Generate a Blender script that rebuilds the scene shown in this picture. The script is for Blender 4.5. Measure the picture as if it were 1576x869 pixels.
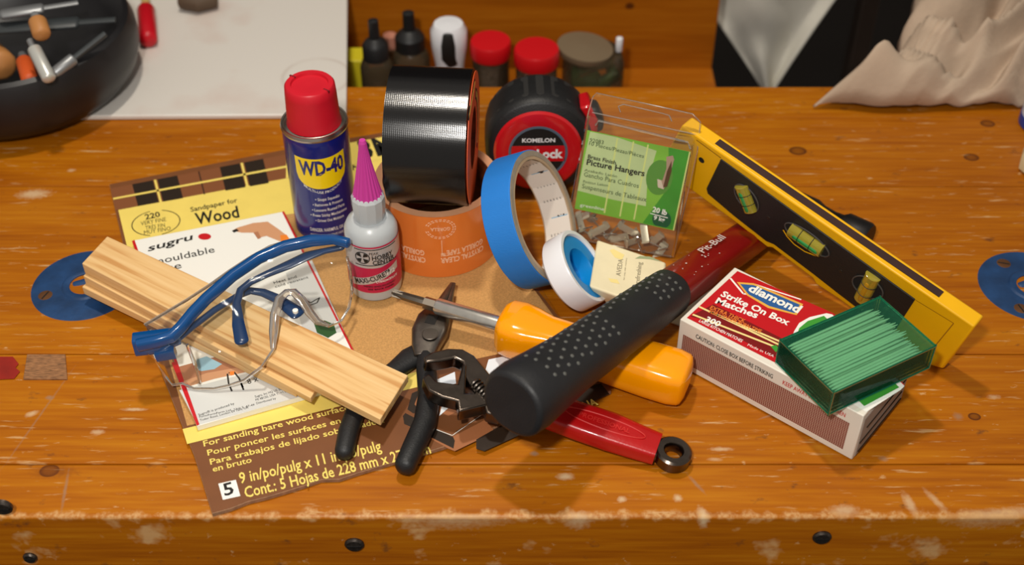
import bpy, bmesh, math, random
from mathutils import Vector, Matrix, noise
from math import sin, cos, pi, radians, sqrt, atan2
random.seed(7)
for o in list(bpy.data.objects): bpy.data.objects.remove(o)
S = bpy.context.scene
C = S.collection

# ---------------------------------------------------------------- camera
CH, PITCH, FPX = 0.55, radians(42.047), 1940.0
FW = Vector((0, cos(PITCH), -sin(PITCH))); UPV = Vector((0, sin(PITCH), cos(PITCH))); RT = Vector((1, 0, 0))
CAM = Vector((0, 0, CH))
cd = bpy.data.cameras.new('camera'); cam = bpy.data.objects.new('camera', cd); C.objects.link(cam)
cd.sensor_width = 36; cd.lens = FPX * 36 / 1576; cd.clip_start = 0.02; cd.clip_end = 20
cam.location = CAM; cam.rotation_euler = (pi / 2 - PITCH, 0, 0)
cd.dof.use_dof = True; cd.dof.focus_distance = 0.745; cd.dof.aperture_fstop = 6.2
S.camera = cam
# ---------------------------------------------------------------- world, lights, exposure
w = bpy.data.worlds.new('room_light'); S.world = w; w.use_nodes = True
w.node_tree.nodes['Background'].inputs[0].default_value = (1.0, 0.92, 0.82, 1)
w.node_tree.nodes['Background'].inputs[1].default_value = 0.27
def area(name, loc, target, size, power, col, sy=None):
    l = bpy.data.lights.new(name, 'AREA'); l.size = size; l.energy = power; l.color = col
    if sy: l.shape = 'RECTANGLE'; l.size_y = sy
    o = bpy.data.objects.new(name, l); C.objects.link(o); o.location = loc
    o.rotation_euler = (Vector(target) - Vector(loc)).to_track_quat('-Z', 'Y').to_euler()
    return o
area('lamp_overhead', (-0.12, 0.73, 1.40), (-0.10, 0.6, 0), 0.08, 8.2, (1.0, 0.92, 0.80))
area('lamp_camera_flash', (-0.10, -0.02, 0.72), (-0.10, 0.58, 0), 0.045, 5.0, (1.0, 0.96, 0.90))
vs = S.view_settings
vs.view_transform = 'Standard'; vs.look = 'None'; vs.exposure = 0.15; vs.gamma = 1.0; vs.use_curve_mapping = False

# ---------------------------------------------------------------- helpers
def ray(px, py): return FW + RT * ((px - 788) / FPX) - UPV * ((py - 434.5) / FPX)
def at(px, py, z=0.0):
    d = ray(px, py); return CAM + d * ((z - CH) / d.z)
def L(c):
    c = c / 255.0
    return c / 12.92 if c <= .04045 else ((c + .055) / 1.055) ** 2.4
def RGB(r, g, b): return (L(r), L(g), L(b), 1)
def newmat(name):
    m = bpy.data.materials.new(name); m.use_nodes = True
    return m, m.node_tree, m.node_tree.nodes['Principled BSDF']
def mat(name, rgb, rough=.5, metal=0, spec=.5, vary=0, vscale=60, bump=0, bscale=300, stretch=(1, 1, 1), trans=0, sss=0, coat=0, ior=1.45):
    m, t, b = newmat(name); c = RGB(*rgb)
    b.inputs['Base Color'].default_value = c; b.inputs['Roughness'].default_value = rough
    b.inputs['Metallic'].default_value = metal; b.inputs['Specular IOR Level'].default_value = spec
    b.inputs['Transmission Weight'].default_value = trans; b.inputs['IOR'].default_value = ior
    b.inputs['Coat Weight'].default_value = coat
    if sss:
        b.inputs['Subsurface Weight'].default_value = sss; b.inputs['Subsurface Radius'].default_value = (.004, .004, .004)
    if vary or bump:
        tc = t.nodes.new('ShaderNodeTexCoord'); mp = t.nodes.new('ShaderNodeMapping')
        mp.inputs['Scale'].default_value = stretch
        t.links.new(tc.outputs['Object'], mp.inputs[0])
    if vary:
        n = t.nodes.new('ShaderNodeTexNoise'); n.inputs['Scale'].default_value = vscale; n.inputs['Detail'].default_value = 5
        r = t.nodes.new('ShaderNodeMapRange'); r.inputs[1].default_value = .3; r.inputs[2].default_value = .7
        r.inputs[3].default_value = 1 - vary; r.inputs[4].default_value = 1 + vary * .4
        mx = t.nodes.new('ShaderNodeVectorMath'); mx.operation = 'SCALE'; mx.inputs[0].default_value = c[:3]
        t.links.new(mp.outputs[0], n.inputs[0]); t.links.new(n.outputs[0], r.inputs[0]); t.links.new(r.outputs[0], mx.inputs['Scale'])
        t.links.new(mx.outputs[0], b.inputs['Base Color'])
    if bump:
        n = t.nodes.new('ShaderNodeTexNoise'); n.inputs['Scale'].default_value = bscale; n.inputs['Detail'].default_value = 3
        bp = t.nodes.new('ShaderNodeBump'); bp.inputs['Strength'].default_value = bump; bp.inputs['Distance'].default_value = .0005
        t.links.new(mp.outputs[0], n.inputs[0]); t.links.new(n.outputs[0], bp.inputs['Height']); t.links.new(bp.outputs[0], b.inputs['Normal'])
    return m
def clearmat(name, tint=(1, 1, 1), refl=.12, rough=.08, haze=0.0, hazecol=(200, 200, 200)):
    """thin clear plastic sheet: light passes straight through, a fresnel part is mirrored"""
    m, t, b = newmat(name); out = t.nodes['Material Output']
    tr = t.nodes.new('ShaderNodeBsdfTransparent'); tr.inputs[0].default_value = (*tint, 1)
    gl = t.nodes.new('ShaderNodeBsdfGlossy'); gl.inputs['Roughness'].default_value = rough
    lw = t.nodes.new('ShaderNodeLayerWeight'); lw.inputs[0].default_value = refl
    mx = t.nodes.new('ShaderNodeMixShader')
    t.links.new(lw.outputs['Fresnel'], mx.inputs[0]); t.links.new(tr.outputs[0], mx.inputs[1]); t.links.new(gl.outputs[0], mx.inputs[2])
    last = mx
    if haze:
        df = t.nodes.new('ShaderNodeBsdfDiffuse'); df.inputs[0].default_value = RGB(*hazecol)
        m2 = t.nodes.new('ShaderNodeMixShader'); m2.inputs[0].default_value = haze
        t.links.new(mx.outputs[0], m2.inputs[1]); t.links.new(df.outputs[0], m2.inputs[2]); last = m2
    t.links.new(last.outputs[0], out.inputs[0])
    return m
class Nd:
    """tiny node wiring helper"""
    def __init__(s, t): s.t = t
    def n(s, kind, **k):
        x = s.t.nodes.new(kind)
        for a, v in k.items():
            if a.startswith('i_'):
                key = a[2:]; key = int(key) if key.isdigit() else key
                if hasattr(v, 'is_output') or isinstance(v, bpy.types.NodeSocket): s.t.links.new(v, x.inputs[key])
                else: x.inputs[key].default_value = v
            else: setattr(x, a, v)
        return x
def mathn(N, op, a, b=None, c=None):
    x = N.n('ShaderNodeMath', operation=op)
    for i, v in enumerate((a, b, c)):
        if v is None: continue
        if isinstance(v, (int, float)): x.inputs[i].default_value = v
        else: N.t.links.new(v, x.inputs[i])
    return x.outputs[0]
def mixc(N, fac, a, b):
    x = N.n('ShaderNodeMix', data_type='RGBA')
    for i, v in ((0, fac), (6, a), (7, b)):
        if isinstance(v, bpy.types.NodeSocket): N.t.links.new(v, x.inputs[i])
        else: x.inputs[i].default_value = v
    return x.outputs[2]
def ramp(N, fac, stops):
    x = N.n('ShaderNodeValToRGB'); cr = x.color_ramp
    while len(cr.elements) < len(stops): cr.elements.new(.5)
    for e, (p, c) in zip(cr.elements, stops): e.position = p; e.color = c
    N.t.links.new(fac, x.inputs[0]); return x.outputs[0]
def benchwood(name, c_dark, c_mid, c_light, worn=True, knots=(), rough=.38):
    m, t, b = newmat(name); N = Nd(t)
    tc = N.n('ShaderNodeNewGeometry').outputs['Position']
    inf = N.n('ShaderNodeObjectInfo').outputs['Random']
    off = N.n('ShaderNodeCombineXYZ', i_0=mathn(N, 'MULTIPLY', inf, 3.0), i_1=mathn(N, 'MULTIPLY', inf, 7.0))
    pos = N.n('ShaderNodeVectorMath', operation='ADD', i_0=tc, i_1=off.outputs[0]).outputs[0]
    mp = N.n('ShaderNodeMapping', i_0=pos); mp.inputs['Scale'].default_value = (2.2, 26, 26)
    n1 = N.n('ShaderNodeTexNoise', i_0=mp.outputs[0]); n1.inputs['Scale'].default_value = 1.6; n1.inputs['Detail'].default_value = 6; n1.inputs['Distortion'].default_value = .6
    mp2 = N.n('ShaderNodeMapping', i_0=pos); mp2.inputs['Scale'].default_value = (9, 160, 160)
    n2 = N.n('ShaderNodeTexNoise', i_0=mp2.outputs[0]); n2.inputs['Scale'].default_value = 2; n2.inputs['Detail'].default_value = 3
    f = mathn(N, 'ADD', mathn(N, 'MULTIPLY', n1.outputs[0], .55), mathn(N, 'MULTIPLY', n2.outputs[0], .45))
    col = ramp(N, f, [(.34, RGB(*c_dark)), (.5, RGB(*c_mid)), (.66, RGB(*c_light))])
    n3 = N.n('ShaderNodeTexNoise', i_0=tc); n3.inputs['Scale'].default_value = 9; n3.inputs['Detail'].default_value = 2
    col = mixc(N, mathn(N, 'MULTIPLY', n3.outputs[0], .35), col, RGB(*c_dark))
    # knots
    for (kx, ky, kz, rx) in knots:
        d = N.n('ShaderNodeVectorMath', operation='SUBTRACT', i_0=tc); d.inputs[1].default_value = (kx, ky, kz)
        s = N.n('ShaderNodeVectorMath', operation='MULTIPLY', i_0=d.outputs[0]); s.inputs[1].default_value = (1 / rx, 1.25 / rx, 1.25 / rx)
        ln = N.n('ShaderNodeVectorMath', operation='LENGTH', i_0=s.outputs[0]).outputs['Value']
        k = ramp(N, ln, [(0, (.45, .45, .45, 1)), (.5, (.55, .55, .55, 1)), (.85, (.9, .9, .9, 1)), (1, (0, 0, 0, 1))])
        col = mixc(N, k, col, RGB(70, 30, 12))
    rg = b.inputs['Roughness']; rg.default_value = rough
    if worn:
        # short pale scratches and chips of varnish
        def scr(sx, sy, rot, lo, hi, sc):
            q = N.n('ShaderNodeMapping', i_0=tc); q.inputs['Scale'].default_value = (sx, sy, sx); q.inputs['Rotation'].default_value = (0, 0, rot)
            v = N.n('ShaderNodeTexNoise', i_0=q.outputs[0]); v.inputs['Scale'].default_value = sc; v.inputs['Detail'].default_value = 4; v.inputs['Roughness'].default_value = .6
            return N.n('ShaderNodeMapRange', i_0=v.outputs[0], i_1=lo, i_2=hi).outputs[0]
        a = scr(1, 9, .05, .63, .72, 30); bb = scr(1, 9, 1.2, .63, .72, 26); c2 = scr(1, 2.0, .4, .66, .74, 90)
        sc = mathn(N, 'MAXIMUM', mathn(N, 'MAXIMUM', a, bb), c2)
        dk = scr(1, 1.6, .2, .64, .74, 60)
        col = mixc(N, mathn(N, 'MULTIPLY', dk, .6), col, RGB(70, 45, 35))
        col = mixc(N, mathn(N, 'MULTIPLY', sc, .55), col, RGB(214, 180, 130))
        # bare arris along the front edge
        sep = N.n('ShaderNodeSeparateXYZ', i_0=tc)
        dy = mathn(N, 'ABSOLUTE', mathn(N, 'SUBTRACT', sep.outputs[1], 0.4215))
        dz = mathn(N, 'ABSOLUTE', sep.outputs[2])
        dist = mathn(N, 'ADD', dy, dz)
        q = N.n('ShaderNodeMapping', i_0=tc); q.inputs['Scale'].default_value = (1, .5, .5)
        v = N.n('ShaderNodeTexNoise', i_0=q.outputs[0]); v.inputs['Scale'].default_value = 95; v.inputs['Detail'].default_value = 6
        wd = N.n('ShaderNodeMapRange', i_0=v.outputs[0], i_1=.3, i_2=.75, i_3=-.0010, i_4=.0075).outputs[0]
        e = N.n('ShaderNodeMapRange', i_0=mathn(N, 'SUBTRACT', wd, dist), i_1=-.0008, i_2=.0022).outputs[0]
        v2 = N.n('ShaderNodeTexNoise', i_0=tc); v2.inputs['Scale'].default_value = 420; v2.inputs['Detail'].default_value = 4
        grit = N.n('ShaderNodeMapRange', i_0=v2.outputs[0], i_1=.38, i_2=.62, i_3=.25, i_4=1).outputs[0]
        e = mathn(N, 'MULTIPLY', e, grit)
        # soft chips, dents and glue smears in the varnish
        for (sx_, sy_, ra, rb, ang, cc, am) in SPOTS:
            p_ = at(sx_, sy_)
            q_ = N.n('ShaderNodeVectorMath', operation='SUBTRACT', i_0=tc); q_.inputs[1].default_value = p_
            q2 = N.n('ShaderNodeMapping', i_0=q_.outputs[0], vector_type='TEXTURE'); q2.inputs['Rotation'].default_value = (0, 0, ang); q2.inputs['Scale'].default_value = (ra, rb, .01)
            ln = N.n('ShaderNodeVectorMath', operation='LENGTH', i_0=q2.outputs[0]).outputs['Value']
            mk_ = N.n('ShaderNodeMapRange', i_0=mathn(N, 'ADD', ln, mathn(N, 'MULTIPLY', v2.outputs[0], 1.0)), i_1=1.7, i_2=.8).outputs[0]
            col = mixc(N, mathn(N, 'MULTIPLY', mk_, am), col, RGB(*cc))
        col = mixc(N, mathn(N, 'MULTIPLY', e, .75), col, RGB(206, 164, 112))
        bp = N.n('ShaderNodeBump', i_Height=mathn(N, 'SUBTRACT', f, mathn(N, 'MULTIPLY', sc, .5))); bp.inputs['Strength'].default_value = .25; bp.inputs['Distance'].default_value = .0008
        t.links.new(bp.outputs[0], b.inputs['Normal'])
        t.links.new(mathn(N, 'ADD', mathn(N, 'MULTIPLY', n3.outputs[0], .25), rough - .1), rg)
    b.inputs['Specular IOR Level'].default_value = .22
    t.links.new(col, b.inputs['Base Color'])
    return m

class MB:
    def __init__(s): s.v = []; s.f = []; s.m = []
    def add(s, vs, fs, mi=0, M=None):
        o = len(s.v)
        for v in vs:
            v = Vector(v); s.v.append(M @ v if M else v)
        for f in fs: s.f.append([i + o for i in f]); s.m.append(mi)
        return s
    def box(s, x0, x1, y0, y1, z0, z1, mi=0, M=None):
        vs = [(x, y, z) for x in (x0, x1) for y in (y0, y1) for z in (z0, z1)]
        return s.add(vs, [(0, 1, 3, 2), (4, 6, 7, 5), (0, 4, 5, 1), (2, 3, 7, 6), (0, 2, 6, 4), (1, 5, 7, 3)], mi, M)
    def prism(s, poly, z0, z1, mi=0, M=None):
        n = len(poly)
        A = sum(poly[i][0] * poly[(i + 1) % n][1] - poly[(i + 1) % n][0] * poly[i][1] for i in range(n))
        if A < 0: poly = list(poly)[::-1]
        vs = [(p[0], p[1], z0) for p in poly] + [(p[0], p[1], z1) for p in poly]
        fs = [tuple(range(n - 1, -1, -1)), tuple(range(n, 2 * n))] + [(i, (i + 1) % n, n + (i + 1) % n, n + i) for i in range(n)]
        return s.add(vs, fs, mi, M)
    def poly(s, poly, z=0, mi=0, M=None):
        n = len(poly)
        A = sum(poly[i][0] * poly[(i + 1) % n][1] - poly[(i + 1) % n][0] * poly[i][1] for i in range(n))
        if A < 0: poly = list(poly)[::-1]
        return s.add([(p[0], p[1], z) for p in poly], [tuple(range(n))], mi, M)
    def loft(s, secs, mi=0, M=None, caps=True, closed=False):
        n = len(secs[0]); k = len(secs); vs = [p for c in secs for p in c]; fs = []
        for i in range(k if closed else k - 1):
            a = i * n; b = ((i + 1) % k) * n
            for j in range(n): fs.append((a + j, a + (j + 1) % n, b + (j + 1) % n, b + j))
        if caps and not closed: fs += [tuple(range(n - 1, -1, -1)), tuple(range((k - 1) * n, k * n))]
        return s.add(vs, fs, mi, M)
    def lathe(s, prof, n=48, mi=0, M=None, closed=False, caps=True):
        secs = [[(r * cos(2 * pi * j / n), r * sin(2 * pi * j / n), z) for j in range(n)] for r, z in prof]
        return s.loft(secs, mi, M, caps, closed)
    def sweep(s, pts, dims, up=(0, 0, 1), n=16, power=2.0, mi=0, M=None, caps=True, roundends=0):
        """pts: centres; dims: (half width across, half height along up)"""
        pts = [Vector(p) for p in pts]; up = Vector(up); secs = []
        if isinstance(dims, (int, float)): dims = [(dims, dims)] * len(pts)
        dims = [(d, d) if isinstance(d, (int, float)) else d for d in dims]
        if roundends:
            P = []; D = []
            t0 = (pts[0] - pts[1]).normalized(); t1 = (pts[-1] - pts[-2]).normalized()
            for a in (1, .75, .4): P.append(pts[0] + t0 * roundends * a); q = sqrt(max(0, 1 - a * a)) * .98 + .02; D.append((dims[0][0] * q, dims[0][1] * q))
            P += pts; D += dims
            for a in (.4, .75, 1): P.append(pts[-1] + t1 * roundends * a); q = sqrt(max(0, 1 - a * a)) * .98 + .02; D.append((dims[-1][0] * q, dims[-1][1] * q))
            pts, dims = P, D
        for i, p in enumerate(pts):
            t = (pts[min(i + 1, len(pts) - 1)] - pts[max(i - 1, 0)]).normalized()
            a = t.cross(up).normalized(); b = a.cross(t).normalized()
            sec = []
            for j in range(n):
                th = 2 * pi * (j + .5) / n; c_, s_ = cos(th), sin(th)
                x = abs(c_) ** (2 / power) * (1 if c_ > 0 else -1); y = abs(s_) ** (2 / power) * (1 if s_ > 0 else -1)
                sec.append(p + a * (x * dims[i][0]) + b * (y * dims[i][1]))
            secs.append(sec)
        return s.loft(secs, mi, M, caps)
    def grid(s, fn, nu, nv, mi=0, M=None):
        vs = [fn(i / nu, j / nv) for i in range(nu + 1) for j in range(nv + 1)]
        return s.add(vs, [(i * (nv + 1) + j, (i + 1) * (nv + 1) + j, (i + 1) * (nv + 1) + j + 1, i * (nv + 1) + j + 1) for i in range(nu) for j in range(nv)], mi, M)
    def build(s, name, mats, parent=None, bevel=0, smooth=35, world=False, solid=0, sub=0, label=None, segs=2):
        if not isinstance(mats, (list, tuple)): mats = [mats]
        me = bpy.data.meshes.new(name)
        vs = s.v
        if world and parent is not None:
            I = MW[parent.name].inverted(); vs = [I @ v for v in vs]
        me.from_pydata([tuple(v) for v in vs], [], s.f)
        for m in mats: me.materials.append(m)
        me.polygons.foreach_set('material_index', s.m)
        if smooth:
            bm = bmesh.new(); bm.from_mesh(me)
            for f in bm.faces: f.smooth = True
            a = radians(smooth)
            for e in bm.edges:
                if len(e.link_faces) == 2 and e.calc_face_angle(0) > a: e.smooth = False
            bm.to_mesh(me); bm.free()
        me.update()
        o = bpy.data.objects.new(name, me); C.objects.link(o)
        if parent is not None: o.parent = parent; MW[o.name] = MW[parent.name].copy()
        else: MW[o.name] = Matrix()
        if label: o['label'] = label
        if solid: md = o.modifiers.new('thickness', 'SOLIDIFY'); md.thickness = solid; md.offset = 0
        if bevel: md = o.modifiers.new('bevel', 'BEVEL'); md.width = bevel; md.segments = segs; md.limit_method = 'ANGLE'; md.angle_limit = radians(40)
        if sub: md = o.modifiers.new('sub', 'SUBSURF'); md.levels = sub; md.render_levels = sub
        return o
MW = {}
def thing(name, label, cat, M=None, group=None):
    o = bpy.data.objects.new(name, None); C.objects.link(o); o.empty_display_size = .01
    M = Matrix() if M is None else M
    if isinstance(M, Vector): M = Matrix.Translation(M)
    o.matrix_world = M; MW[o.name] = M.copy()
    o['label'] = label; o['category'] = cat
    if group: o['group'] = group
    return o
def tag(o, label=None, cat=None, group=None, kind=None):
    if label: o['label'] = label
    if cat: o['category'] = cat
    if group: o['group'] = group
    if kind: o['kind'] = kind
    return o
def frame(org, x, y=None, z=None):
    x = Vector(x).normalized()
    if z is not None: z = Vector(z); z = (z - x * z.dot(x)).normalized(); y = z.cross(x)
    else: y = Vector(y); y = (y - x * y.dot(x)).normalized(); z = x.cross(y)
    M = Matrix((x, y, z)).transposed().to_4x4(); M.translation = Vector(org); return M
class Pl:
    """a plane in the world; uv() meets the sight line of a photo pixel with it"""
    def __init__(s, M): s.M = M; s.I = M.inverted()
    def uv(s, px, py, z=0.0):
        o = s.I @ CAM; d = s.I.to_3x3() @ ray(px, py); k = (z - o.z) / d.z; p = o + d * k
        return (p.x, p.y)
    def poly(s, mb, pts, z=0, mi=0): mb.poly([s.uv(*p) for p in pts], z, mi)
    def prism(s, mb, pts, z0, z1, mi=0): mb.prism([s.uv(*p) for p in pts], z0, z1, mi)
    def line(s, mb, pts, wd, z, mi=0):
        q = [Vector(s.uv(*p)) for p in pts]
        for a, b in zip(q, q[1:]):
            e = (b - a); n = Vector((-e.y, e.x)).normalized() * wd / 2
            mb.poly([a + n, a - n, b - n, b + n], z, mi)
    def text(s, mb, st, a, b, h, z=.0002, mi=0, bold=.0, fit=True, shear=0):
        A = Vector(s.uv(*a)); B = Vector(s.uv(*b)); e = (B - A).normalized(); n = Vector((-e.y, e.x))
        up = Vector(s.uv(a[0], a[1] - h)) - A
        if up.dot(n) < 0: n = -n
        hh = up.dot(n)
        vs, fs, wd = textmesh(st, bold, shear); sx = (B - A).length / wd
        mb.add([tuple(A + e * (x * sx) + n * (y * hh)) + (z,) for x, y in vs], fs, mi)
_TC = {}
def textmesh(st, bold=0, shear=0):
    k = (st, bold, shear)
    if k in _TC: return _TC[k]
    cu = bpy.data.curves.new('t', 'FONT'); cu.body = st; cu.resolution_u = 2; cu.offset = bold; cu.shear = shear; cu.size = 1
    o = bpy.data.objects.new('t', cu); C.objects.link(o)
    dg = bpy.context.evaluated_depsgraph_get(); dg.update()
    me = o.evaluated_get(dg).to_mesh()
    vs = [(v.co.x, v.co.y) for v in me.vertices]; fs = [tuple(p.vertices) for p in me.polygons]
    o.evaluated_get(dg).to_mesh_clear(); bpy.data.objects.remove(o); bpy.data.curves.remove(cu)
    x0 = min(v[0] for v in vs); x1 = max(v[0] for v in vs)
    cap = .69
    vs = [(v[0] - x0, v[1] / cap) for v in vs]
    _TC[k] = (vs, fs, x1 - x0); return _TC[k]
def text_cyl(mb, st, R, a0, z, width, h, mi=0, bold=0, arc=0, flip=False, tilt=0):
    """text on a cylinder about local z, read from outside, centred at angle a0"""
    vs, fs, wd = textmesh(st, bold); sx = width / wd; out = []
    for x, y in vs:
        u = (x * sx - width / 2); v = y * h
        if tilt: u, v = u * cos(tilt) - v * sin(tilt), u * sin(tilt) + v * cos(tilt)
        if flip: u, v = -u, -v
        v += arc * (2 * u / width) ** 2
        a = a0 + u / R
        out.append((R * cos(a), R * sin(a), z + v))
    mb.add(out, fs, mi)
def patch_cyl(mb, fn_top, fn_bot, R, a0, half, n=24, mi=0):
    vs = []
    for i in range(n + 1):
        u = -half + 2 * half * i / n; a = a0 + u / R
        vs += [(R * cos(a), R * sin(a), fn_bot(u)), (R * cos(a), R * sin(a), fn_top(u))]
    mb.add(vs, [(2 * i, 2 * i + 2, 2 * i + 3, 2 * i + 1) for i in range(n)], mi)
def circ(cx, cy, r, n=24, ry=None, rot=0):
    ry = r if ry is None else ry
    return [(cx + r * cos(t) * cos(rot) - ry * sin(t) * sin(rot), cy + r * cos(t) * sin(rot) + ry * sin(t) * cos(rot)) for t in (2 * pi * i / n for i in range(n))]
def ringpoly(mb, cx, cy, r0, r1, z, mi=0, n=32, a0=0, a1=2 * pi, sy=1):
    vs = []
    for i in range(n + 1):
        t = a0 + (a1 - a0) * i / n
        vs += [(cx + r0 * cos(t), cy + r0 * sin(t) * sy, z), (cx + r1 * cos(t), cy + r1 * sin(t) * sy, z)]
    mb.add(vs, [(2 * i, 2 * i + 1, 2 * i + 3, 2 * i + 2) for i in range(n)], mi)

# ---------------------------------------------------------------- materials
KN = [(*at(1228, 232), .007), (*at(1495, 242), .006), (*at(985, 12, -.03), .006), (*at(76, 724), .006), (*at(1500, 640), .004), (*at(1520, 190), .006)]
PALE = (206, 178, 140); GREY = (150, 120, 96); DK = (112, 58, 22)
SPOTS = [(870, 733, .0050, .0026, 0, PALE, .9), (822, 697, .0026, .0018, 0, GREY, .8), (1084, 795, .0030, .0070, .25, PALE, .95), (1072, 745, .0012, .0080, .55, GREY, .6), (52, 298, .0120, .0055, .1, PALE, .75), (110, 262, .003, .002, 0, PALE, .6),
         (48, 636, .0042, .0022, .5, PALE, .7), (150, 664, .0042, .0020, 0, PALE, .6), (76, 611, .0025, .002, 0, GREY, .7), (206, 629, .0070, .0014, 0, PALE, .7), (957, 768, .0026, .0022, .6, PALE, .8), (1043, 766, .0026, .0026, .8, PALE, .8), (890, 795, .0080, .0040, 0, PALE, .7),
         (1218, 625, .005, .0012, 0, PALE, .5), (1110, 690, .0065, .0016, 0, PALE, .7), (1100, 706, .0040, .0014, 0, PALE, .5), (1400, 775, .0030, .0080, .2, PALE, .6), (1440, 770, .0022, .0090, .5, PALE, .5), (1300, 785, .0080, .0040, 0, PALE, .6), (1360, 705, .0030, .0020, 0, GREY, .6),
         (85, 725, .0130, .0050, 0, DK, .5), (100, 755, .0010, .0150, .12, GREY, .6), (60, 640, .0008, .0400, -.25, GREY, .4), (1180, 640, .006, .0008, .4, GREY, .5), (1475, 640, .003, .003, 0, GREY, .6), (1530, 610, .004, .002, 0, PALE, .5), (700, 795, .03, .0022, 0, PALE, .5), (1540, 790, .03, .004, .1, PALE, .5)]
M_bench = benchwood('varnished_pine', (146, 76, 6), (171, 98, 8), (188, 118, 16), True, KN)
M_tray = benchwood('tray_pine', (146, 78, 8), (165, 92, 12), (178, 106, 20), False, [(*[v for v in Vector((0.105, 0.995, -0.02))], .008)])
M_shim = None
def shimwood():
    m, t, b = newmat('planed_spruce'); N = Nd(t)
    tc = N.n('ShaderNodeTexCoord').outputs['Object']
    mp = N.n('ShaderNodeMapping', i_0=tc); mp.inputs['Scale'].default_value = (3, 60, 60)
    n0 = N.n('ShaderNodeTexNoise', i_0=tc); n0.inputs['Scale'].default_value = 8
    wv = N.n('ShaderNodeTexNoise', i_0=mp.outputs[0]); wv.inputs['Scale'].default_value = 3.2; wv.inputs['Detail'].default_value = 3; wv.inputs['Distortion'].default_value = .3
    col = ramp(N, wv.outputs[0], [(.36, RGB(232, 194, 138)), (.52, RGB(224, 182, 122)), (.64, RGB(198, 142, 80))])
    mp2 = N.n('ShaderNodeMapping', i_0=tc); mp2.inputs['Scale'].default_value = (20, 400, 400)
    fn = N.n('ShaderNodeTexNoise', i_0=mp2.outputs[0]); fn.inputs['Scale'].default_value = 2
    col = mixc(N, mathn(N, 'MULTIPLY', fn.outputs[0], .25), col, RGB(206, 160, 96))
    t.links.new(col, b.inputs['Base Color']); b.inputs['Roughness'].default_value = .6
    return m
M_shim = shimwood()
K = mat
m_black = K('black_print', (22, 20, 18), .5); m_white = K('white_print', (238, 236, 228), .45); m_red = K('red_print', (196, 22, 30), .4)
m_yellow = K('pale_yellow_card', (238, 212, 106), .45, vary=.05); m_brown = K('brown_card', (120, 72, 38), .45, vary=.08)
m_dkbrown = K('dark_brown_print', (40, 28, 18), .45); m_sand = K('sandpaper_grit', (200, 150, 88), .8, vary=.22, vscale=900, bump=.5, bscale=2500)
m_lbrown = K('light_brown_print', (160, 100, 62), .45)
m_cardedge = K('torn_card_edge', (150, 110, 80), .8, vary=.3, vscale=300)
m_grey = K('grey_print', (150, 150, 146), .5); m_lgrey = K('pale_grey_print', (206, 206, 202), .45)
m_steel = K('polished_steel', (226, 222, 214), .24, .9, vary=.1, vscale=200); m_dsteel = K('dark_steel', (124, 116, 108), .36, 1, vary=.3, vscale=120, bump=.2)
m_rubber = K('black_rubber', (26, 26, 27), .48, vary=.25, vscale=90, bump=.35, bscale=900)
m_bluemetal = K('blue_painted_iron', (26, 62, 106), .5, vary=.4, vscale=60, bump=.4, bscale=220)
m_brass = K('old_brass', (150, 104, 70), .4, .8, vary=.3)
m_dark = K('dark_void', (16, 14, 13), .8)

# ---------------------------------------------------------------- setting
tag(MB().box(-3, 3, -1.5, 4, -.9, -.88).build('floor', K('dark_floor', (34, 28, 24), .8, vary=.2, vscale=4)), kind='structure')
tag(MB().box(-3, 3, 3.0, 3.1, -.88, 2.2).build('wall_back', K('dim_wall', (46, 40, 36), .9)), kind='structure')

# ---------------------------------------------------------------- workbench
wb = thing('workbench', 'varnished orange pine workbench with worn front edge', 'workbench')
YS = [(.4205, .4583), (.4583, .5447), (.5447, .6327), (.6327, .7124), (.7124, .798), (.798, .84)]
for i, (a, b) in enumerate(YS):
    MB().box(-.95, .95, a + .0002, b - .0002, -.045, (0, -.0004, 0, -.0003, 0, -.0002)[i]).build('plank', M_bench, wb, bevel=.0007 if i else .0018)
MB().box(-.95, .95, .4185, .4400, -.16, -.0460).build('apron', M_bench, wb, bevel=.0006)
MB().box(-.95, .185, .84, 1.0, -.095, -.085).build('tray_floor', M_tray, wb)
MB().box(-.95, .185, 1.0, 1.022, -.12, .012).build('backboard', M_tray, wb, bevel=.001)
MB().box(-.95, .185, .842, .856, -.16, -.06).build('back_rail', M_tray, wb)
for sx in (-.85, .85):
    for y in (.47, .78): MB().box(sx - .04, sx + .04, y - .03, y + .03, -.88, -.16).build('leg', M_bench, wb, bevel=.002)
# front bolts: the front lip and apron share one plane; heads stand slightly proud
m_bolt = K('weathered_bolt', (92, 84, 78), .4, .9, vary=.5, vscale=500, bump=.5)
for px, py, r in ((545, 842, .0055), (1266, 831, .0052), (2, 785, .0055), (45, 862, .004)):
    d = ray(px, py); k = .4183 / d.y; p = CAM + d * k
    M = frame((p.x, .4204 if p.z > -.046 else .4184, p.z), (1, 0, 0), z=(0, -1, 0))
    b = MB(); b.lathe([(r, -.001), (r, .0006), (r * .8, .0016), (0.0001, .0019)], 20, M=M); b.box(-r * .7, r * .7, -.0006, .0006, .0012, .0021, 1, M)
    b.build('bolt', [m_bolt, m_black], wb)
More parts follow.
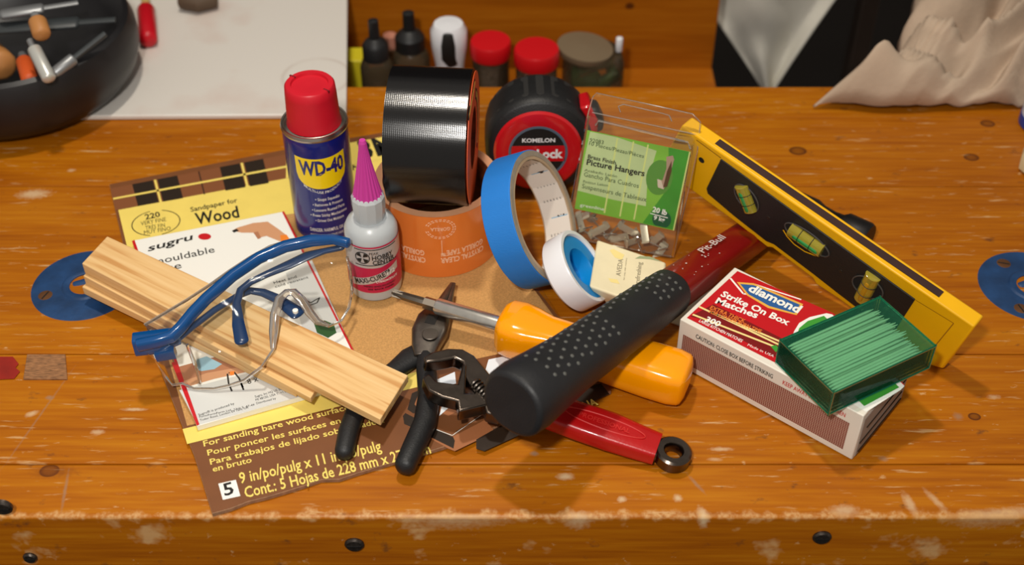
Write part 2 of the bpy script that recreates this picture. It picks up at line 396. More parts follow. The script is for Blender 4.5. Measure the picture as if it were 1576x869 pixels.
# round iron plates let into the top
def disc(px, py, a0, hx):
    c = at(px, py); R = .034
    b = MB(); n = 56
    ho = []
    b.lathe([(.0098, -.010), (.0098, .0008), (.0116, .0014), (.0138, .0012), (.0150, .0002), (R - .0012, .0002), (R, .0000), (R, -.004), (.012, -.01)], n, M=Matrix.Translation(c), closed=True)
    o = b.build('round_plate', m_bluemetal, wb, world=True, smooth=30)
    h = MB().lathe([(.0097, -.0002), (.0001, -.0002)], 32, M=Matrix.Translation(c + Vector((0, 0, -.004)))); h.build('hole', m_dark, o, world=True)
    lug = MB().sweep([c + Vector((-.007, .001, -.0015)), c + Vector((0, .0035, -.0008)), c + Vector((.007, .001, -.0015))], [(.0035, .0022)] * 3, roundends=.002); lug.build('lug', m_bluemetal, o, world=True)
    for k in range(3):
        a = a0 + k * 2 * pi / 3; q = c + Vector((cos(a) * .0252, sin(a) * .0252, .0))
        Mq = Matrix.Translation(q) @ Matrix.Rotation(a + .8, 4, 'Z')
        sc = MB().lathe([(.0045, -.002), (.0045, .00021), (.0038, .0003), (.0001, .0003)], 20, M=Mq); sc.box(-.0038, .0038, -.0005, .0005, .0001, .00036, 1, Mq)
        sc.build('screw', [m_brass, m_black], o, world=True)
disc(131, 438, radians(84), 0); disc(1588, 440, radians(118), 0)
# square hardwood plug, red paint and dog hole at left
P0 = Pl(Matrix())
b = MB(); P0.prism(b, [(36, 584), (104, 584), (101, 546), (42, 546)], -.01, .0009); b.build('square_plug', K('end_grain_plug', (150, 104, 66), .7, vary=.5, vscale=260, stretch=(1, 4, 1), bump=.5), wb, bevel=.0004)
b = MB(); P0.poly(b, [(-20, 549), (20, 549), (29, 560), (24, 566), (31, 572), (22, 583), (-20, 585)], .0003); b.build('red_paint', K('red_paint', (150, 30, 16), .5, vary=.3), wb)
# ---------------------------------------------------------------- sandpaper package (flat, everything on it stands at z=.003)
ZP = .003
pk = thing('sandpaper_package', 'brown and pale yellow sandpaper package lying flat under the tools', 'package', at(480, 520))
edge = [(170, 290), (205, 440), (243, 560), (285, 668), (300, 705), (328, 795)]
bot = []
for i in range(1, 22):
    t = i / 22; bot.append((328 + 612 * t, 795 - 187 * t - 14 * sin(t * pi) * 0 + 3 * noise.noise(Vector((t * 17, 0, 0))) + (6 if .3 < t < .6 else 0)))
edge2 = [(940, 607), (932, 590), (880, 520), (825, 450), (631, 203), (437, 237)]
b = MB(); P0.prism(b, edge + bot + edge2, .0004, ZP - .0003); b.build('sheet_stack', m_cardedge, pk, world=True)
b = MB(); P0.prism(b, [(x, y - 1.5) for x, y in edge + bot + edge2], ZP - .00028, ZP - .0001); b.build('cover', m_brown, pk, world=True)
PP = Pl(Matrix.Translation((0, 0, ZP)))
b = MB(); PP.poly(b, [(225, 420), (735, 310), (830, 458), (868, 508), (765, 545), (648, 573), (288, 655)], .00002); b.build('sandpaper_window', m_sand, pk, world=True) if False else None
def onpk(name, fn, mats):
    b = MB(); fn(b); 
    for i, v in enumerate(b.v): b.v[i] = v + Vector((0, 0, ZP))
    return b.build(name, mats, pk, world=True, smooth=0)
def f_win(b): PP.poly(b, [(225, 430), (640, 215), (715, 310), (830, 456), (868, 508), (765, 545), (650, 570), (288, 655)], .00002)
onpk('sandpaper_window', f_win, m_sand)
def f_yel(b):
    PP.poly(b, [(182, 323), (437, 275), (520, 258), (655, 232), (700, 300), (440, 330), (430, 420), (210, 440)], .00005)
    PP.poly(b, [(281, 660), (288, 683), (648, 594), (641, 572)], .00005)
    PP.poly(b, [(440, 274), (655, 232), (632, 203), (441, 237)], .00005)
onpk('yellow_panel', f_yel, m_yellow)
# tartan band: in band coordinates s along (px x), t across
def band(s, t):   # s: 0..1 along from x=170 to 437, t 0 top..1 bottom
    x = 170 + 267 * s + 9 * t; y = 290 - 52 * s + 33 * t + s * t * 5
    return (x, y)
def f_tart(b):
    def q(s0, s1, t0, t1, mi, z): PP.poly(b, [band(s0, t0), band(s1, t0), band(s1, t1), band(s0, t1)], z, mi)
    q(.0, 1.02, 0, 1, 0, .00004)
    for s0, s1 in ((.125, .245), (.27, .385), (.63, .745), (.77, .88)): q(s0, s1, .0, 1, 1, .00007)
    q(.505, .512, 0, 1, 1, .00007)
    for s0 in (.25, .75): q(s0, s0 + .013, 0, 1, 2, .0001)
    q(0, 1.02, .44, .52, 2, .0001)
onpk('tartan_band', f_tart, [K('tartan_brown', (128, 76, 42), .5), m_dkbrown, m_yellow])
def f_txt(b):
    T = lambda *a, **k: PP.text(b, *a, z=.00012, **k)
    T('220', (224, 338), (247, 333), 8, bold=.02); T('VERY FINE', (217, 347), (256, 340), 6); T('TRÈS FIN', (224, 354), (254, 349), 6); T('MUY FINO', (222, 361), (263, 354), 6)
    for k in (0, 1):
        pts = []
        for i in range(15):
            t = (-.42 * pi + .84 * pi * i / 14) + pi * k
            pts.append((240 + 37 * cos(t), 343 - 0 + 19 * sin(t) - 4 * cos(t)))
        PP.line(b, pts, .0007, .0001)
    T('Sandpaper for', (294, 326), (366, 311), 7, bold=.015); T('Wood', (302, 346), (369, 334), 18, bold=.02)
    T('3M', (558, 244), (612, 234), 27, bold=.03); T('A', (543, 262), (552, 258), 12, bold=.03)
onpk('lettering', f_txt, m_black)
def f_txt2(b):
    T = lambda *a, **k: PP.text(b, *a, z=.00012, **k)
    T('For sanding bare wood surfaces', (314, 687), (545, 628), 9, bold=.012); T('Pour poncer les surfaces en bois', (320, 701), (560, 642), 9, bold=.012)
    T('Para trabajos de lijado sobre', (324, 715), (540, 662), 9, bold=.012); T('madera', (546, 660), (592, 650), 9, bold=.012); T('en bruto', (328, 726), (388, 711), 9, bold=.012)
    T('9 in/po/pulg x 11 in/po/pulg', (370, 744), (588, 693), 17, bold=.014); T('Cont.: 5 Hojas de 228 mm x 279 mm', (378, 766), (664, 697), 17, bold=.014)
onpk('lettering', f_txt2, m_yellow)
def f_five(b): PP.poly(b, [(336, 744), (363, 738), (370, 763), (343, 769)], .0001, 0); PP.text(b, '5', (346, 763), (361, 759), 19, z=.00018, mi=1, bold=.02)
onpk('count_box', f_five, [m_white, m_black])
def f_ill(b):
    PP.poly(b, [(620, 642), (622, 652), (690, 690), (700, 694), (762, 664), (742, 640), (700, 600), (640, 620)], .00004, 0)
    PP.poly(b, [(620, 640), (636, 620), (690, 655), (700, 678), (698, 690), (622, 652)], .00006, 1)
    PP.poly(b, [(623, 635), (640, 612), (690, 640), (745, 610), (758, 640), (696, 672)], .00008, 2)
    PP.poly(b, [(627, 630), (634, 605), (655, 596), (668, 596), (650, 610), (664, 622), (650, 634), (636, 636)], .0001, 1)
    PP.poly(b, [(638, 622), (645, 604), (662, 600), (648, 615), (657, 625), (645, 631)], .00012, 0)
    PP.poly(b, [(676, 640), (690, 628), (702, 610), (690, 612), (680, 625)], .00013, 3)
    PP.poly(b, [(668, 586), (700, 572), (702, 590), (680, 596)], .00013, 3)
    PP.line(b, [(672, 661), (696, 670), (760, 625)], .0004, .00014, 4)
    PP.line(b, [(702, 664), (752, 634)], .0003, .00014, 1)
    PP.poly(b, [(733, 690), (733, 676), (770, 655), (868, 600), (925, 590), (938, 606), (745, 694)], .00005, 1)
    PP.poly(b, [(746, 573), (752, 553), (776, 548), (764, 540), (800, 538), (850, 560), (830, 585), (790, 590), (762, 584)], .00007, 3)
    PP.text(b, '75NA', (885, 633), (921, 622), 11, z=.00012, mi=5, bold=.03)
onpk('illustration', f_ill, [m_lbrown, m_dkbrown, m_brown, K('pale_blue_white', (226, 232, 238), .5), m_white, m_yellow])
b = MB(); P0.prism(b, [(822, 447), (830, 444), (866, 500), (858, 508)], ZP, ZP + .0003); b.build('clear_flap', clearmat('clear_wrap', (1, 1, 1), .2, .1), pk, world=True)

# ---------------------------------------------------------------- white moulding-glue pack on top
ZS = .0075
sg = thing('glue_pack', 'flat white card pack with red side edges lying on the sandpaper package', 'package', at(400, 480, ZP))
MS = Matrix.Translation((0, 0, ZS)); PS = Pl(MS)
qs = [(203, 370), (303, 655), (565, 580), (437, 325)]
b = MB(); PS.prism(b, qs, -(ZS - ZP) + .0001, 0); 
for i, v in enumerate(b.v): b.v[i] = v + Vector((0, 0, ZS))
b.build('card', m_white, sg, world=True, bevel=.0004)
def ons(name, fn, mats):
    b = MB(); fn(b)
    for i, v in enumerate(b.v): b.v[i] = v + Vector((0, 0, ZS))
    return b.build(name, mats, sg, world=True, smooth=0)
m_skin = K('skin_print', (206, 150, 110), .5); m_skin2 = K('skin_shade_print', (176, 118, 84), .5); m_bluep = K('blue_print', (150, 190, 208), .5); m_greenp = K('green_print', (44, 84, 40), .5)
def f_sg(b):
    P = lambda pts, mi, z=.0001: PS.poly(b, pts, z, mi)
    P([(203, 371), (207, 369), (307, 653), (303, 655)], 0); P([(434, 326), (437, 325), (565, 580), (562, 581)], 0)
    P([(264, 558), (271, 556), (307, 653), (303, 655)], 0, .00015)
    P([(276, 600), (458, 556), (480, 605), (304, 654)], 1, .00006)
    P([(268, 566), (440, 520), (448, 548), (276, 592)], 5, .00008); P([(276, 590), (448, 545), (450, 556), (280, 600)], 4, .0001)
    P([(301, 568), (303, 553), (318, 548), (342, 560), (330, 568), (310, 571)], 3, .00012)
    P([(278, 588), (318, 574), (362, 566), (390, 570), (330, 583), (282, 597)], 2, .00014)
    P([(440, 420), (480, 400), (530, 510), (470, 520)], 1, .00006)
    P([(357, 355), (366, 350), (390, 343), (412, 341), (428, 352), (441, 362), (447, 372), (430, 371), (410, 363), (397, 366), (392, 358), (372, 358)], 2)
    P([(390, 358), (397, 356), (402, 366), (397, 368)], 5, .00013); P([(357, 355), (364, 352), (368, 355), (360, 358)], 6, .00013)
    P([(431, 362), (441, 361), (449, 373), (433, 373)], 7, .00013)
    P([(483, 497), (500, 493), (514, 499), (518, 512), (505, 520), (488, 512)], 8, .00012)
    P(circ(315, 364, 10, 20, 5), 0, .00012)
    for pts in ([(350, 575), (352, 590), (357, 602)], [(352, 574), (360, 572), (368, 582), (374, 596)], [(371, 590), (375, 600)]): PS.line(b, pts, .001, .00016, 6)
    P([(353, 572), (361, 571), (360, 577), (355, 578)], 7, .00018)
    PS.line(b, [(468, 460), (478, 466), (492, 458), (488, 466), (476, 470), (470, 464)], .0008, .00016, 6)
    T = lambda *a, **k: PS.text(b, *a, z=.0002, mi=6, **k)
    T('sugru', (228, 387), (299, 368), 10, bold=.015, shear=.2); T('mouldable', (237, 408), (331, 388), 10); T('glue', (238, 422), (280, 412), 10)
    T('Heat and', (422, 437), (457, 427), 4); T('cold resistant', (424, 443), (475, 428), 4)
    T('8 x 3.5g', (382, 591), (423, 578), 8)
    T('Sugru® is produced by', (306, 640), (361, 622), 3.5); T('FormFormForm Ltd., Unit 2, 47-49', (307, 643), (392, 624), 3); T('Tudor Road, London E9 7SN, UK', (308, 648), (383, 628), 3)
    T('Sugru, Inc HQ US 38 W', (393, 612), (440, 598), 3.5); T('MI 48150, USA T: +1 877', (394, 617), (446, 602), 3.5); T('Distributed by', (395, 622), (425, 614), 3)
ons('printing', f_sg, [m_red, m_lgrey, m_skin, m_bluep, m_white, m_skin2, m_black, K('orange_print', (236, 130, 40), .5), m_greenp])

# ---------------------------------------------------------------- three thin wood pieces
def shim(name_label, corners, zt, th, ext=0):
    # corners px: TL, BL, BR, TR ; zt=(left z top, right z top) ; th=(left thickness, right thickness)
    TL, BL = at(*corners[0], zt[0]), at(*corners[1], zt[0]); BR, TR = at(*corners[2], zt[1]), at(*corners[3], zt[1])
    M = frame((TL + BL) / 2, (BR + TR) / 2 - (TL + BL) / 2, z=(0, 0, 1))
    t = thing('wood_strip', name_label, 'wood strip', M, 'pale wood strips')
    b = MB(); up = Vector((0, 0, 1))
    vs = [TL, BL, BR, TR, TL - up * th[0], BL - up * th[0], BR - up * th[1], TR - up * th[1]]
    b.add(vs, [(0, 1, 2, 3), (7, 6, 5, 4), (0, 4, 5, 1), (1, 5, 6, 2), (2, 6, 7, 3), (3, 7, 4, 0)])
    b.build('strip', M_shim, t, world=True, bevel=.0005)
    return t
shim('pale striped wood strip on top of the stack, its end over the pliers', [(165, 363), (126, 405), (585, 645), (628, 577)], (.0300, .0215), (.0082, .0055))
shim('pale wood strip in the middle of the stack of three', [(166, 381), (128, 424), (478, 612), (520, 545)], (.0215, .0168), (.0070, .0045))
shim('pale wood strip at the bottom of the stack, skewed under the others', [(168, 400), (126, 441), (455, 604), (500, 545)], (.0143, .0122), (.0064, .0040))

# ---------------------------------------------------------------- blue and yellow spray can
c = at(488, 0, 0)
cy = .668; cx = (490 - 788) / FPX * ((Vector((0, cy, .06)) - CAM).dot(FW))
can = thing('spray_can', 'small blue aerosol can with yellow shield label and red cap', 'spray can', Vector((cx, cy, ZP + .0004)))
R = .0212; face = atan2(-cy, -cx) + radians(2)
m_canblue = K('can_blue', (16, 26, 110), .22, .0, .6, coat=.4); m_canmetal = K('tin_rim', (186, 180, 170), .3, 1)
ZB = .080
MB().lathe([(R * .94, 0), (R, .0012), (R, ZB - .004), (R * .985, ZB - .0015), (R * .97, ZB)], 64).build('body', m_canblue, can)
MB().lathe([(R * .93, ZB - .001), (R * 1.0, ZB + .0005), (R * 1.03, ZB + .0022), (R * 1.0, ZB + .0042), (R * .95, ZB + .004), (R * .92, ZB + .0018), (R * .80, ZB + .0030), (R * .6, ZB + .004), (R * .5, ZB - .0005)], 64, closed=True).build('rim', m_canmetal, can)
capm = K('red_cap', (200, 22, 40), .42, vary=.06)
zc = ZB + .0032
b = MB(); b.lathe([(R * .83, zc), (R * .80, zc + .003), (R * .765, zc + .022), (R * .745, zc + .0275), (R * .70, zc + .0287), (R * .56, zc + .0287), (R * .54, zc + .0270), (.0001, zc + .0268)], 56); b.build('cap', capm, can)
gr = MB()
m_notch = K('cap_notch_red', (120, 12, 22), .6)
for a in (face + .75, face + .75 + pi):
    MB().box(R * .55, R * .76, -.0005, .0005, zc + .0272, zc + .02885, 0, Matrix.Rotation(a, 4, 'Z')).build('cap_notch', m_notch, can)
m_canyel = K('can_yellow', (250, 214, 10), .3, coat=.3)
lab = MB()
hw = .0175; ztop = ZB - .0105
def shbot(u):
    t = abs(u) / hw
    return ztop - .0135 - .0115 * sqrt(max(0, 1 - t ** 2.2))
patch_cyl(lab, lambda u: ztop - .0012 * (1 - (u / hw) ** 2), shbot, R + .00012, face, hw, 30, 0)
text_cyl(lab, 'WD-40', R + .00028, face + .02, ztop - .0136, .0310, .0106, 1, bold=.036)
text_cyl(lab, 'MULTI-USE PRODUCT', R + .0002, face, ztop - .0288, .026, .0019, 2, bold=.01, arc=.0055)
for i, s_ in enumerate(('• Stops Squeaks', '• Removes & Protects', '• Loosens Rusted Parts', '• Frees Sticky Mechanisms', '• Drives Out Moisture')):
    text_cyl(lab, s_, R + .0002, face + .08, ztop - .0345 - i * .0044, (.0165, .0205, .0225, .0255, .0195)[i], .0022, 2, bold=.012)
text_cyl(lab, 'DANGER: HARMFUL OR FATAL', R + .0002, face + .1, ztop - .0605, .03, .0027, 2, bold=.01)
text_cyl(lab, 'IF SWALLOWED. CONTENTS UNDER PRESSURE', R + .0002, face + .1, ztop - .0645, .030, .0016, 2)
lab.build('label', [m_canyel, m_canblue, m_white], can, smooth=0)

# ---------------------------------------------------------------- glue bottle
gy = .6035; gx = (574.5 - 788) / FPX * ((Vector((0, gy, .03)) - CAM).dot(FW))
gb = thing('glue_bottle', 'small white glue bottle with tall pink cone cap and red label', 'glue bottle', Vector((gx, gy, ZP + .0004)))
R = .0168; face = atan2(-gy, -gx)
m_bottle = K('milky_plastic', (184, 188, 190), .3, sss=.3, coat=.2)
MB().lathe([(R * .82, 0), (R * .97, .0015), (R, .004), (R, .0445), (R * .98, .050), (R * .86, .0545), (R * .66, .057)], 56).build('body', m_bottle, gb)
MB().lathe([(.0093, .056), (.0096, .060), (.0104, .0665), (.0103, .073), (.0090, .0752)], 12).build('neck_ring', m_bottle, gb, smooth=20)
b = MB(); n = 40; secs = []
for z, r in ((.0740, .0084), (.0745, .0088), (.085, .0066), (.098, .0042), (.108, .0027), (.1125, .0024), (.1145, .0018)):
    secs.append([(r * (1 + (.05 if j % 2 else -.04) * (1 if z < .112 else .2)) * cos(2 * pi * j / n), r * (1 + (.05 if j % 2 else -.04) * (1 if z < .112 else .2)) * sin(2 * pi * j / n), z) for j in range(n)])
b.loft(secs); b.build('cone_cap', K('pink_cap', (196, 60, 150), .4), gb, smooth=12)
lab = MB(); Rl = R + .00015; m_lred = K('label_red', (190, 26, 70), .35); m_lsil = K('label_silver', (196, 188, 186), .35, .3)
patch_cyl(lab, lambda u: .0455, lambda u: .0080, Rl, face, R * 2.9, 60, 1)
def redtop(u): return .0275 + (u + .004) * .42
patch_cyl(lab, lambda u: .0462, lambda u: .0450, Rl + .0001, face, R * 2.9, 60, 0)
patch_cyl(lab, lambda u: .0292 if u < .004 else .0292 + (u - .004) * .25, lambda u: .0086, Rl + .0001, face, .026, 60, 0)
patch_cyl(lab, lambda u: min(.0290, .0236 + u * .32), lambda u: min(.0288, .0176 + u * .32), Rl + .00022, face, .0165, 40, 1)
for pts in ((-.0125, .0165, .0436, .0442), (-.0125, .0165, .0312, .0318)):
    patch_cyl(lab, lambda u, p=pts: p[3], lambda u, p=pts: p[2], Rl + .0002, face + .12, .0145, 24, 2)
T = lambda s_, a, z, w_, h, mi=2, bo=.02, tl=0: text_cyl(lab, s_, Rl + .00035, face + a, z, w_, h, mi, bold=bo, tilt=tl)
T('PEAK', .02, .0402, .006, .0020, bo=0); T('HOBBY', .34, .0360, .0140, .0034); T('CENTER', .38, .0322, .0150, .0032)
T('MAXI-CURE™', -.10, .0186, .025, .0038, tl=.31); T('1/2', .62, .0215, .0062, .0034, 3); T('CYANOACRYLATE', .45, .0170, .0155, .0017, 3)
T('WARNING: BONDS SKIN INSTANTLY', .15, .0135, .022, .0012); T('SEE BACK PANEL', .2, .0112, .018, .0012)
# wheel emblem
ea = face - .42; ez = .0376
for k in range(28):
    t0 = 2 * pi * k / 28; t1 = 2 * pi * (k + 1) / 28
    q = [(.0042, t0), (.0048, t0), (.0048, t1), (.0042, t1)]
    lab.add([((Rl + .0003) * cos(ea + r_ * cos(t) / R), (Rl + .0003) * sin(ea + r_ * cos(t) / R), ez + r_ * sin(t)) for r_, t in q], [(0, 1, 2, 3)], 2)
for k in range(4):
    t0 = pi / 4 + k * pi / 2
    q = [(.0006, t0), (.0040, t0 - .45), (.0042, t0), (.0040, t0 + .45)]
    lab.add([((Rl + .0003) * cos(ea + r_ * cos(t) / R), (Rl + .0003) * sin(ea + r_ * cos(t) / R), ez + r_ * sin(t)) for r_, t in q], [(0, 1, 2, 3)], 2)
lab.build('label', [m_lred, m_lsil, m_black, m_white], gb, smooth=0)

# ---------------------------------------------------------------- clear orange tape roll lying flat
ty = .6515; tx = (674 - 788) / FPX * ((Vector((0, ty, .03)) - CAM).dot(FW))
ct = thing('packing_tape_roll', 'orange clear packing tape roll lying flat beneath the black roll', 'tape roll', Vector((tx, ty, ZP + .0004)))
RO, RI, HT = .0405, .0350, .0500
m_orange = K('orange_film', (226, 122, 50), .18, vary=.06, vscale=30, coat=.5); m_core = K('peach_rim', (206, 150, 112), .5, vary=.1)
m_corein = K('printed_core', (150, 70, 30), .5, vary=.8, vscale=90)
b = MB(); b.lathe([(RI + .002, .0006), (RO, 0), (RO, HT), (RI + .002, HT - .0004)], 96, closed=True)
b.build('tape', m_orange, ct, smooth=30)
MB().lathe([(RO - .0001, HT + .0001), (RO + .00005, HT + .0003), (RI, HT + .0003), (RI, HT - .001)], 96, closed=True).build('rim', m_core, ct)
MB().lathe([(RI, 0), (RI + .002, 0), (RI + .002, HT - .0005), (RI, HT - .0005)], 96, closed=True).build('core', m_corein, ct)
lab = MB(); m_pale = K('pale_orange_print', (246, 196, 160), .4)
f0 = atan2(-ty, -tx)
for da in (.38, -.62, 1.5, -1.7):
    text_cyl(lab, 'CRYSTAL CLEAR', RO + .0002, f0 + da, .0165, .031, .0042, 0, bold=.03, flip=True)
    text_cyl(lab, 'GORILLA TAPE™', RO + .0002, f0 + da, .0225, .030, .0042, 0, bold=.03, flip=True)
for da in (.02, -1.02, 1.1):
    ea = f0 + da; ez = .0405
    for k in range(20):
        t0 = pi * .08 + pi * 1.84 * k / 20 - pi / 2 * 0 + pi; t1 = t0 + .19
        for rr in (.0078, .0092):
            q = [(rr, t0), (rr + .0007, t0), (rr + .0007, t1), (rr, t1)]
            lab.add([((RO + .0002) * cos(ea + r_ * cos(t) / RO), (RO + .0002) * sin(ea + r_ * cos(t) / RO), ez + r_ * sin(t) * .8) for r_, t in q], [(0, 1, 2, 3)], 0)
    text_cyl(lab, 'GORILLA', RO + .0002, ea, ez + .0012, .0125, .0026, 0, bold=.02, flip=True)
    text_cyl(lab, '▲', RO + .0002, ea, ez - .001, .0012, .0015, 0) if False else None
    patch_cyl(lab, lambda u: ez - .009, lambda u: ez - .021, RO + .0002, ea + .01, .0002, 1, 0)
lab.build('printing', m_pale, ct, smooth=0)

# ---------------------------------------------------------------- black duct tape roll standing on it
ax = Vector((cos(radians(-4)), sin(radians(-4)), -.010)).normalized()
dc = Vector((tx - .0015, ty, 0)); RD = .0430; dc.z = ZP + HT + .0043 + sqrt(RD ** 2 - .0312 ** 2)
MD = frame(dc, ax.cross(Vector((0, 0, 1))), z=ax)
dt = thing('duct_tape_roll', 'wide black duct tape roll standing upright on the orange roll', 'tape roll', MD)
def ducttape():
    m, t, b = newmat('black_cloth_tape'); N = Nd(t)
    tc = N.n('ShaderNodeTexCoord').outputs['Object']
    sp = N.n('ShaderNodeSeparateXYZ', i_0=tc)
    an = mathn(N, 'ARCTAN2', sp.outputs[1], sp.outputs[0])
    s1 = mathn(N, 'SINE', mathn(N, 'MULTIPLY', an, 420.0)); s2 = mathn(N, 'SINE', mathn(N, 'MULTIPLY', sp.outputs[2], 5200.0))
    h = mathn(N, 'ADD', s1, mathn(N, 'MULTIPLY', s2, .5))
    bp = N.n('ShaderNodeBump', i_Height=h); bp.inputs['Strength'].default_value = .10; bp.inputs['Distance'].default_value = .0001
    t.links.new(bp.outputs[0], b.inputs['Normal'])
    b.inputs['Base Color'].default_value = RGB(13, 12, 13); b.inputs['Roughness'].default_value = .17; b.inputs['Specular IOR Level'].default_value = .6
    return m
WD = .0500
MB().lathe([(.0385, -WD / 2), (RD, -WD / 2), (RD, WD / 2), (.0385, WD / 2)], 128, closed=True).build('tape', ducttape(), dt)
MB().lathe([(.0365, -WD / 2 + .0005), (.0385, -WD / 2 + .0005), (.0385, WD / 2 - .0005), (.0365, WD / 2 - .0005)], 96, closed=True).build('core', m_corein, dt)
b = MB()
ringpoly(b, 0, 0, .020, RD - .0012, WD / 2 + .0012, 0, 72)
ringpoly(b, 0, 0, .024, .031, WD / 2 + .0014, 1, 24, 2.3, 4.2); ringpoly(b, 0, 0, .0255, .0295, WD / 2 + .0015, 2, 24, 2.4, 4.1)
MB0 = b
b.box(-.010, .030, -.037, -.034, WD / 2 + .0012, WD / 2 + .0016, 1); b.box(-.008, .028, -.0365, -.0345, WD / 2 + .0016, WD / 2 + .0018, 2)
o = b.build('side_label', [K('orange_card', (232, 92, 40), .5), m_black, K('label_amber', (220, 160, 70), .5)], dt, solid=.0004, smooth=0)

# ---------------------------------------------------------------- tape measure
tm_c = at(829, 293, 0)
Mt = frame((tm_c.x, .700, 0.0), (1, .02, 0), z=(0, -1, .12)); Mt.translation = Vector((tm_c.x, .700, .0034))
tm = thing('tape_measure', 'black rubber tape measure with round red face behind the blue tape', 'tape measure', Mt)
# local: x right, y up, z toward the camera
def tmout(k, n=40):
    pts = []
    for i in range(n):
        t = 2 * pi * i / n
        x = .0385 * cos(t); y = .0385 + .0385 * sin(t)
        # squarish lower right foot, flat bottom
        p = 2.6 if sin(t) < 0 else 2.05
        x = (abs(cos(t)) ** (2 / p)) * (1 if cos(t) > 0 else -1) * .0375; y = .0372 + (abs(sin(t)) ** (2 / p)) * (1 if sin(t) > 0 else -1) * .0365
        pts.append((x * k, .0372 + (y - .0372) * k))
    return pts
b = MB(); secs = []
for z, k in ((-.044, .86), (-.042, .93), (-.036, .985), (-.028, 1.0), (-.010, 1.0), (-.004, .985), (.0, .94), (.0012, .89)):
    secs.append([(x, y, z) for x, y in tmout(k)])
b.loft(secs); b.build('body', m_rubber, tm, smooth=40)
for k in range(9):  # raised rubber ribs over the crown
    a = radians(25 + k * 16)
    pts = [(cos(a) * .0373, .0372 + sin(a) * .0363, z) for z in (-.034, -.020, -.008)]
    MB().sweep(pts, [(.0028, .00025)] * 3, up=(cos(a), sin(a), 0), n=10, roundends=.002).build('rib', K('rib_rubber', (44, 43, 42), .5) if k == 0 else bpy.data.materials['rib_rubber'], tm)
m_tred = K('glossy_red', (190, 20, 28), .2, coat=.6)
Mf = Matrix.Translation((-.001, .0343, .0008))
MB().lathe([(.0305, -.002), (.0305, .0006), (.0290, .0022), (.0240, .0030), (.0195, .0024), (.0190, .0008)], 72, M=Mf).build('face_ring', m_tred, tm)
b = MB(); ringpoly(b, 0, 0, .0185, .0203, .0029, 0, 64); b.add([v for v in []], [], 0)
b.v = [Mf @ v for v in b.v]; b.build('face_bezel', K('grey_blue_ring', (96, 112, 130), .3, .3), tm)
MB().lathe([(.0187, .0010), (.0186, .0026), (.0001, .0027)], 64, M=Mf).build('face_disc', m_black, tm)
b = MB()
b.box(-.0186, .0186, -.0068, .0052, .0027, .0029, 0)
vsn = []
PT = None
tv, tf, tw = textmesh('KOMELON', .03); sx = .0225 / tw
b.add([(x * sx - .0110, .0082 + y * .0030, .0031) for x, y in tv], tf, 1)
tv, tf, tw = textmesh('Lock', .04); sx = .0180 / tw
b.add([(x * sx - .0010, -.0040 + y * .0064, .0031) for x, y in tv], tf, 1)
b.v = [Mf @ v for v in b.v]
b.build('face_print', [m_tred, K('chrome_white', (226, 226, 226), .3)], tm, smooth=0)
b = MB(); b.prism([(.0270, .0640), (.0340, .0660), (.0400, .0540), (.0400, .0440), (.0340, .0440), (.032, .056)], -.026, -.004); b.build('red_shoulder', m_tred, tm, bevel=.0015)
b = MB(); b.prism([(.0340, .0625), (.0400, .0620), (.0445, .0520), (.0440, .0450), (.0385, .0430), (.0375, .0530)], -.022, -.006); b.build('lock_button', m_rubber, tm, bevel=.002)
b = MB(); b.box(.034, .040, .001, .009, -.026, -.012); b.build('hook_end', m_steel, tm, bevel=.0005)

# ---------------------------------------------------------------- blue masking tape roll (leaning)
def axisframe(c, az, el):
    a = Vector((cos(az) * cos(el), sin(az) * cos(el), sin(el))); x = a.cross(Vector((0, 0, 1))).normalized()
    return frame(c, x, z=a)
MBt = axisframe((.0118, .6202, .0442), radians(-14.8), radians(27.6))
bt = thing('masking_tape_roll', 'blue masking tape roll leaning against the orange roll', 'tape roll', MBt)
RB, WB = .0430, .0205
m_btape = K('blue_crepe', (34, 122, 206), .55, vary=.08, vscale=60, bump=.3, bscale=1800, stretch=(1, 1, .3))
MB().lathe([(.0390, -WB / 2), (RB, -WB / 2), (RB, WB / 2), (.0390, WB / 2)], 110, closed=True).build('tape', [m_btape], bt, bevel=.0004)
m_kraft = K('kraft_core', (176, 150, 120), .7, vary=.12)
MB().lathe([(.0368, -WB / 2), (.03895, -WB / 2), (.03895, WB / 2 + .0002), (.0368, WB / 2 + .0002)], 96, closed=True).build('core', m_kraft, bt)
MB().lathe([(.0389, WB / 2 + .0001), (.0424, WB / 2 + .0001), (.0424, WB / 2 + .0004), (.0389, WB / 2 + .0004)], 96, closed=True).build('edge', K('tape_edge_beige', (150, 138, 122), .7, vary=.15, vscale=200), bt)
lab = MB(); Ri = .0366
def textin(s_, a0, z, w_, h, mi, bold=.01, rot=False):
    vs, fs, wd = textmesh(s_, bold); sx = w_ / wd; out = []
    for x, y in vs:
        u = x * sx - w_ / 2; v = y * h
        if rot: u, v = v, u
        a = a0 + u / Ri; out.append((Ri * cos(a), Ri * sin(a), z + v))
    lab.add(out, fs, mi)
def inner(a0, a1, z0, z1, mi, r):
    n = 20; vs = []
    for i in range(n + 1):
        a = a0 + (a1 - a0) * i / n; vs += [(r * cos(a), r * sin(a), z0), (r * cos(a), r * sin(a), z1)]
    lab.add(vs, [(2 * i, 2 * i + 1, 2 * i + 3, 2 * i + 2) for i in range(n)], mi)
inner(0, 2 * pi, -WB / 2 + .001, WB / 2 - .0008, 0, .03675)
CA = pi * 0   # the visible inner flank
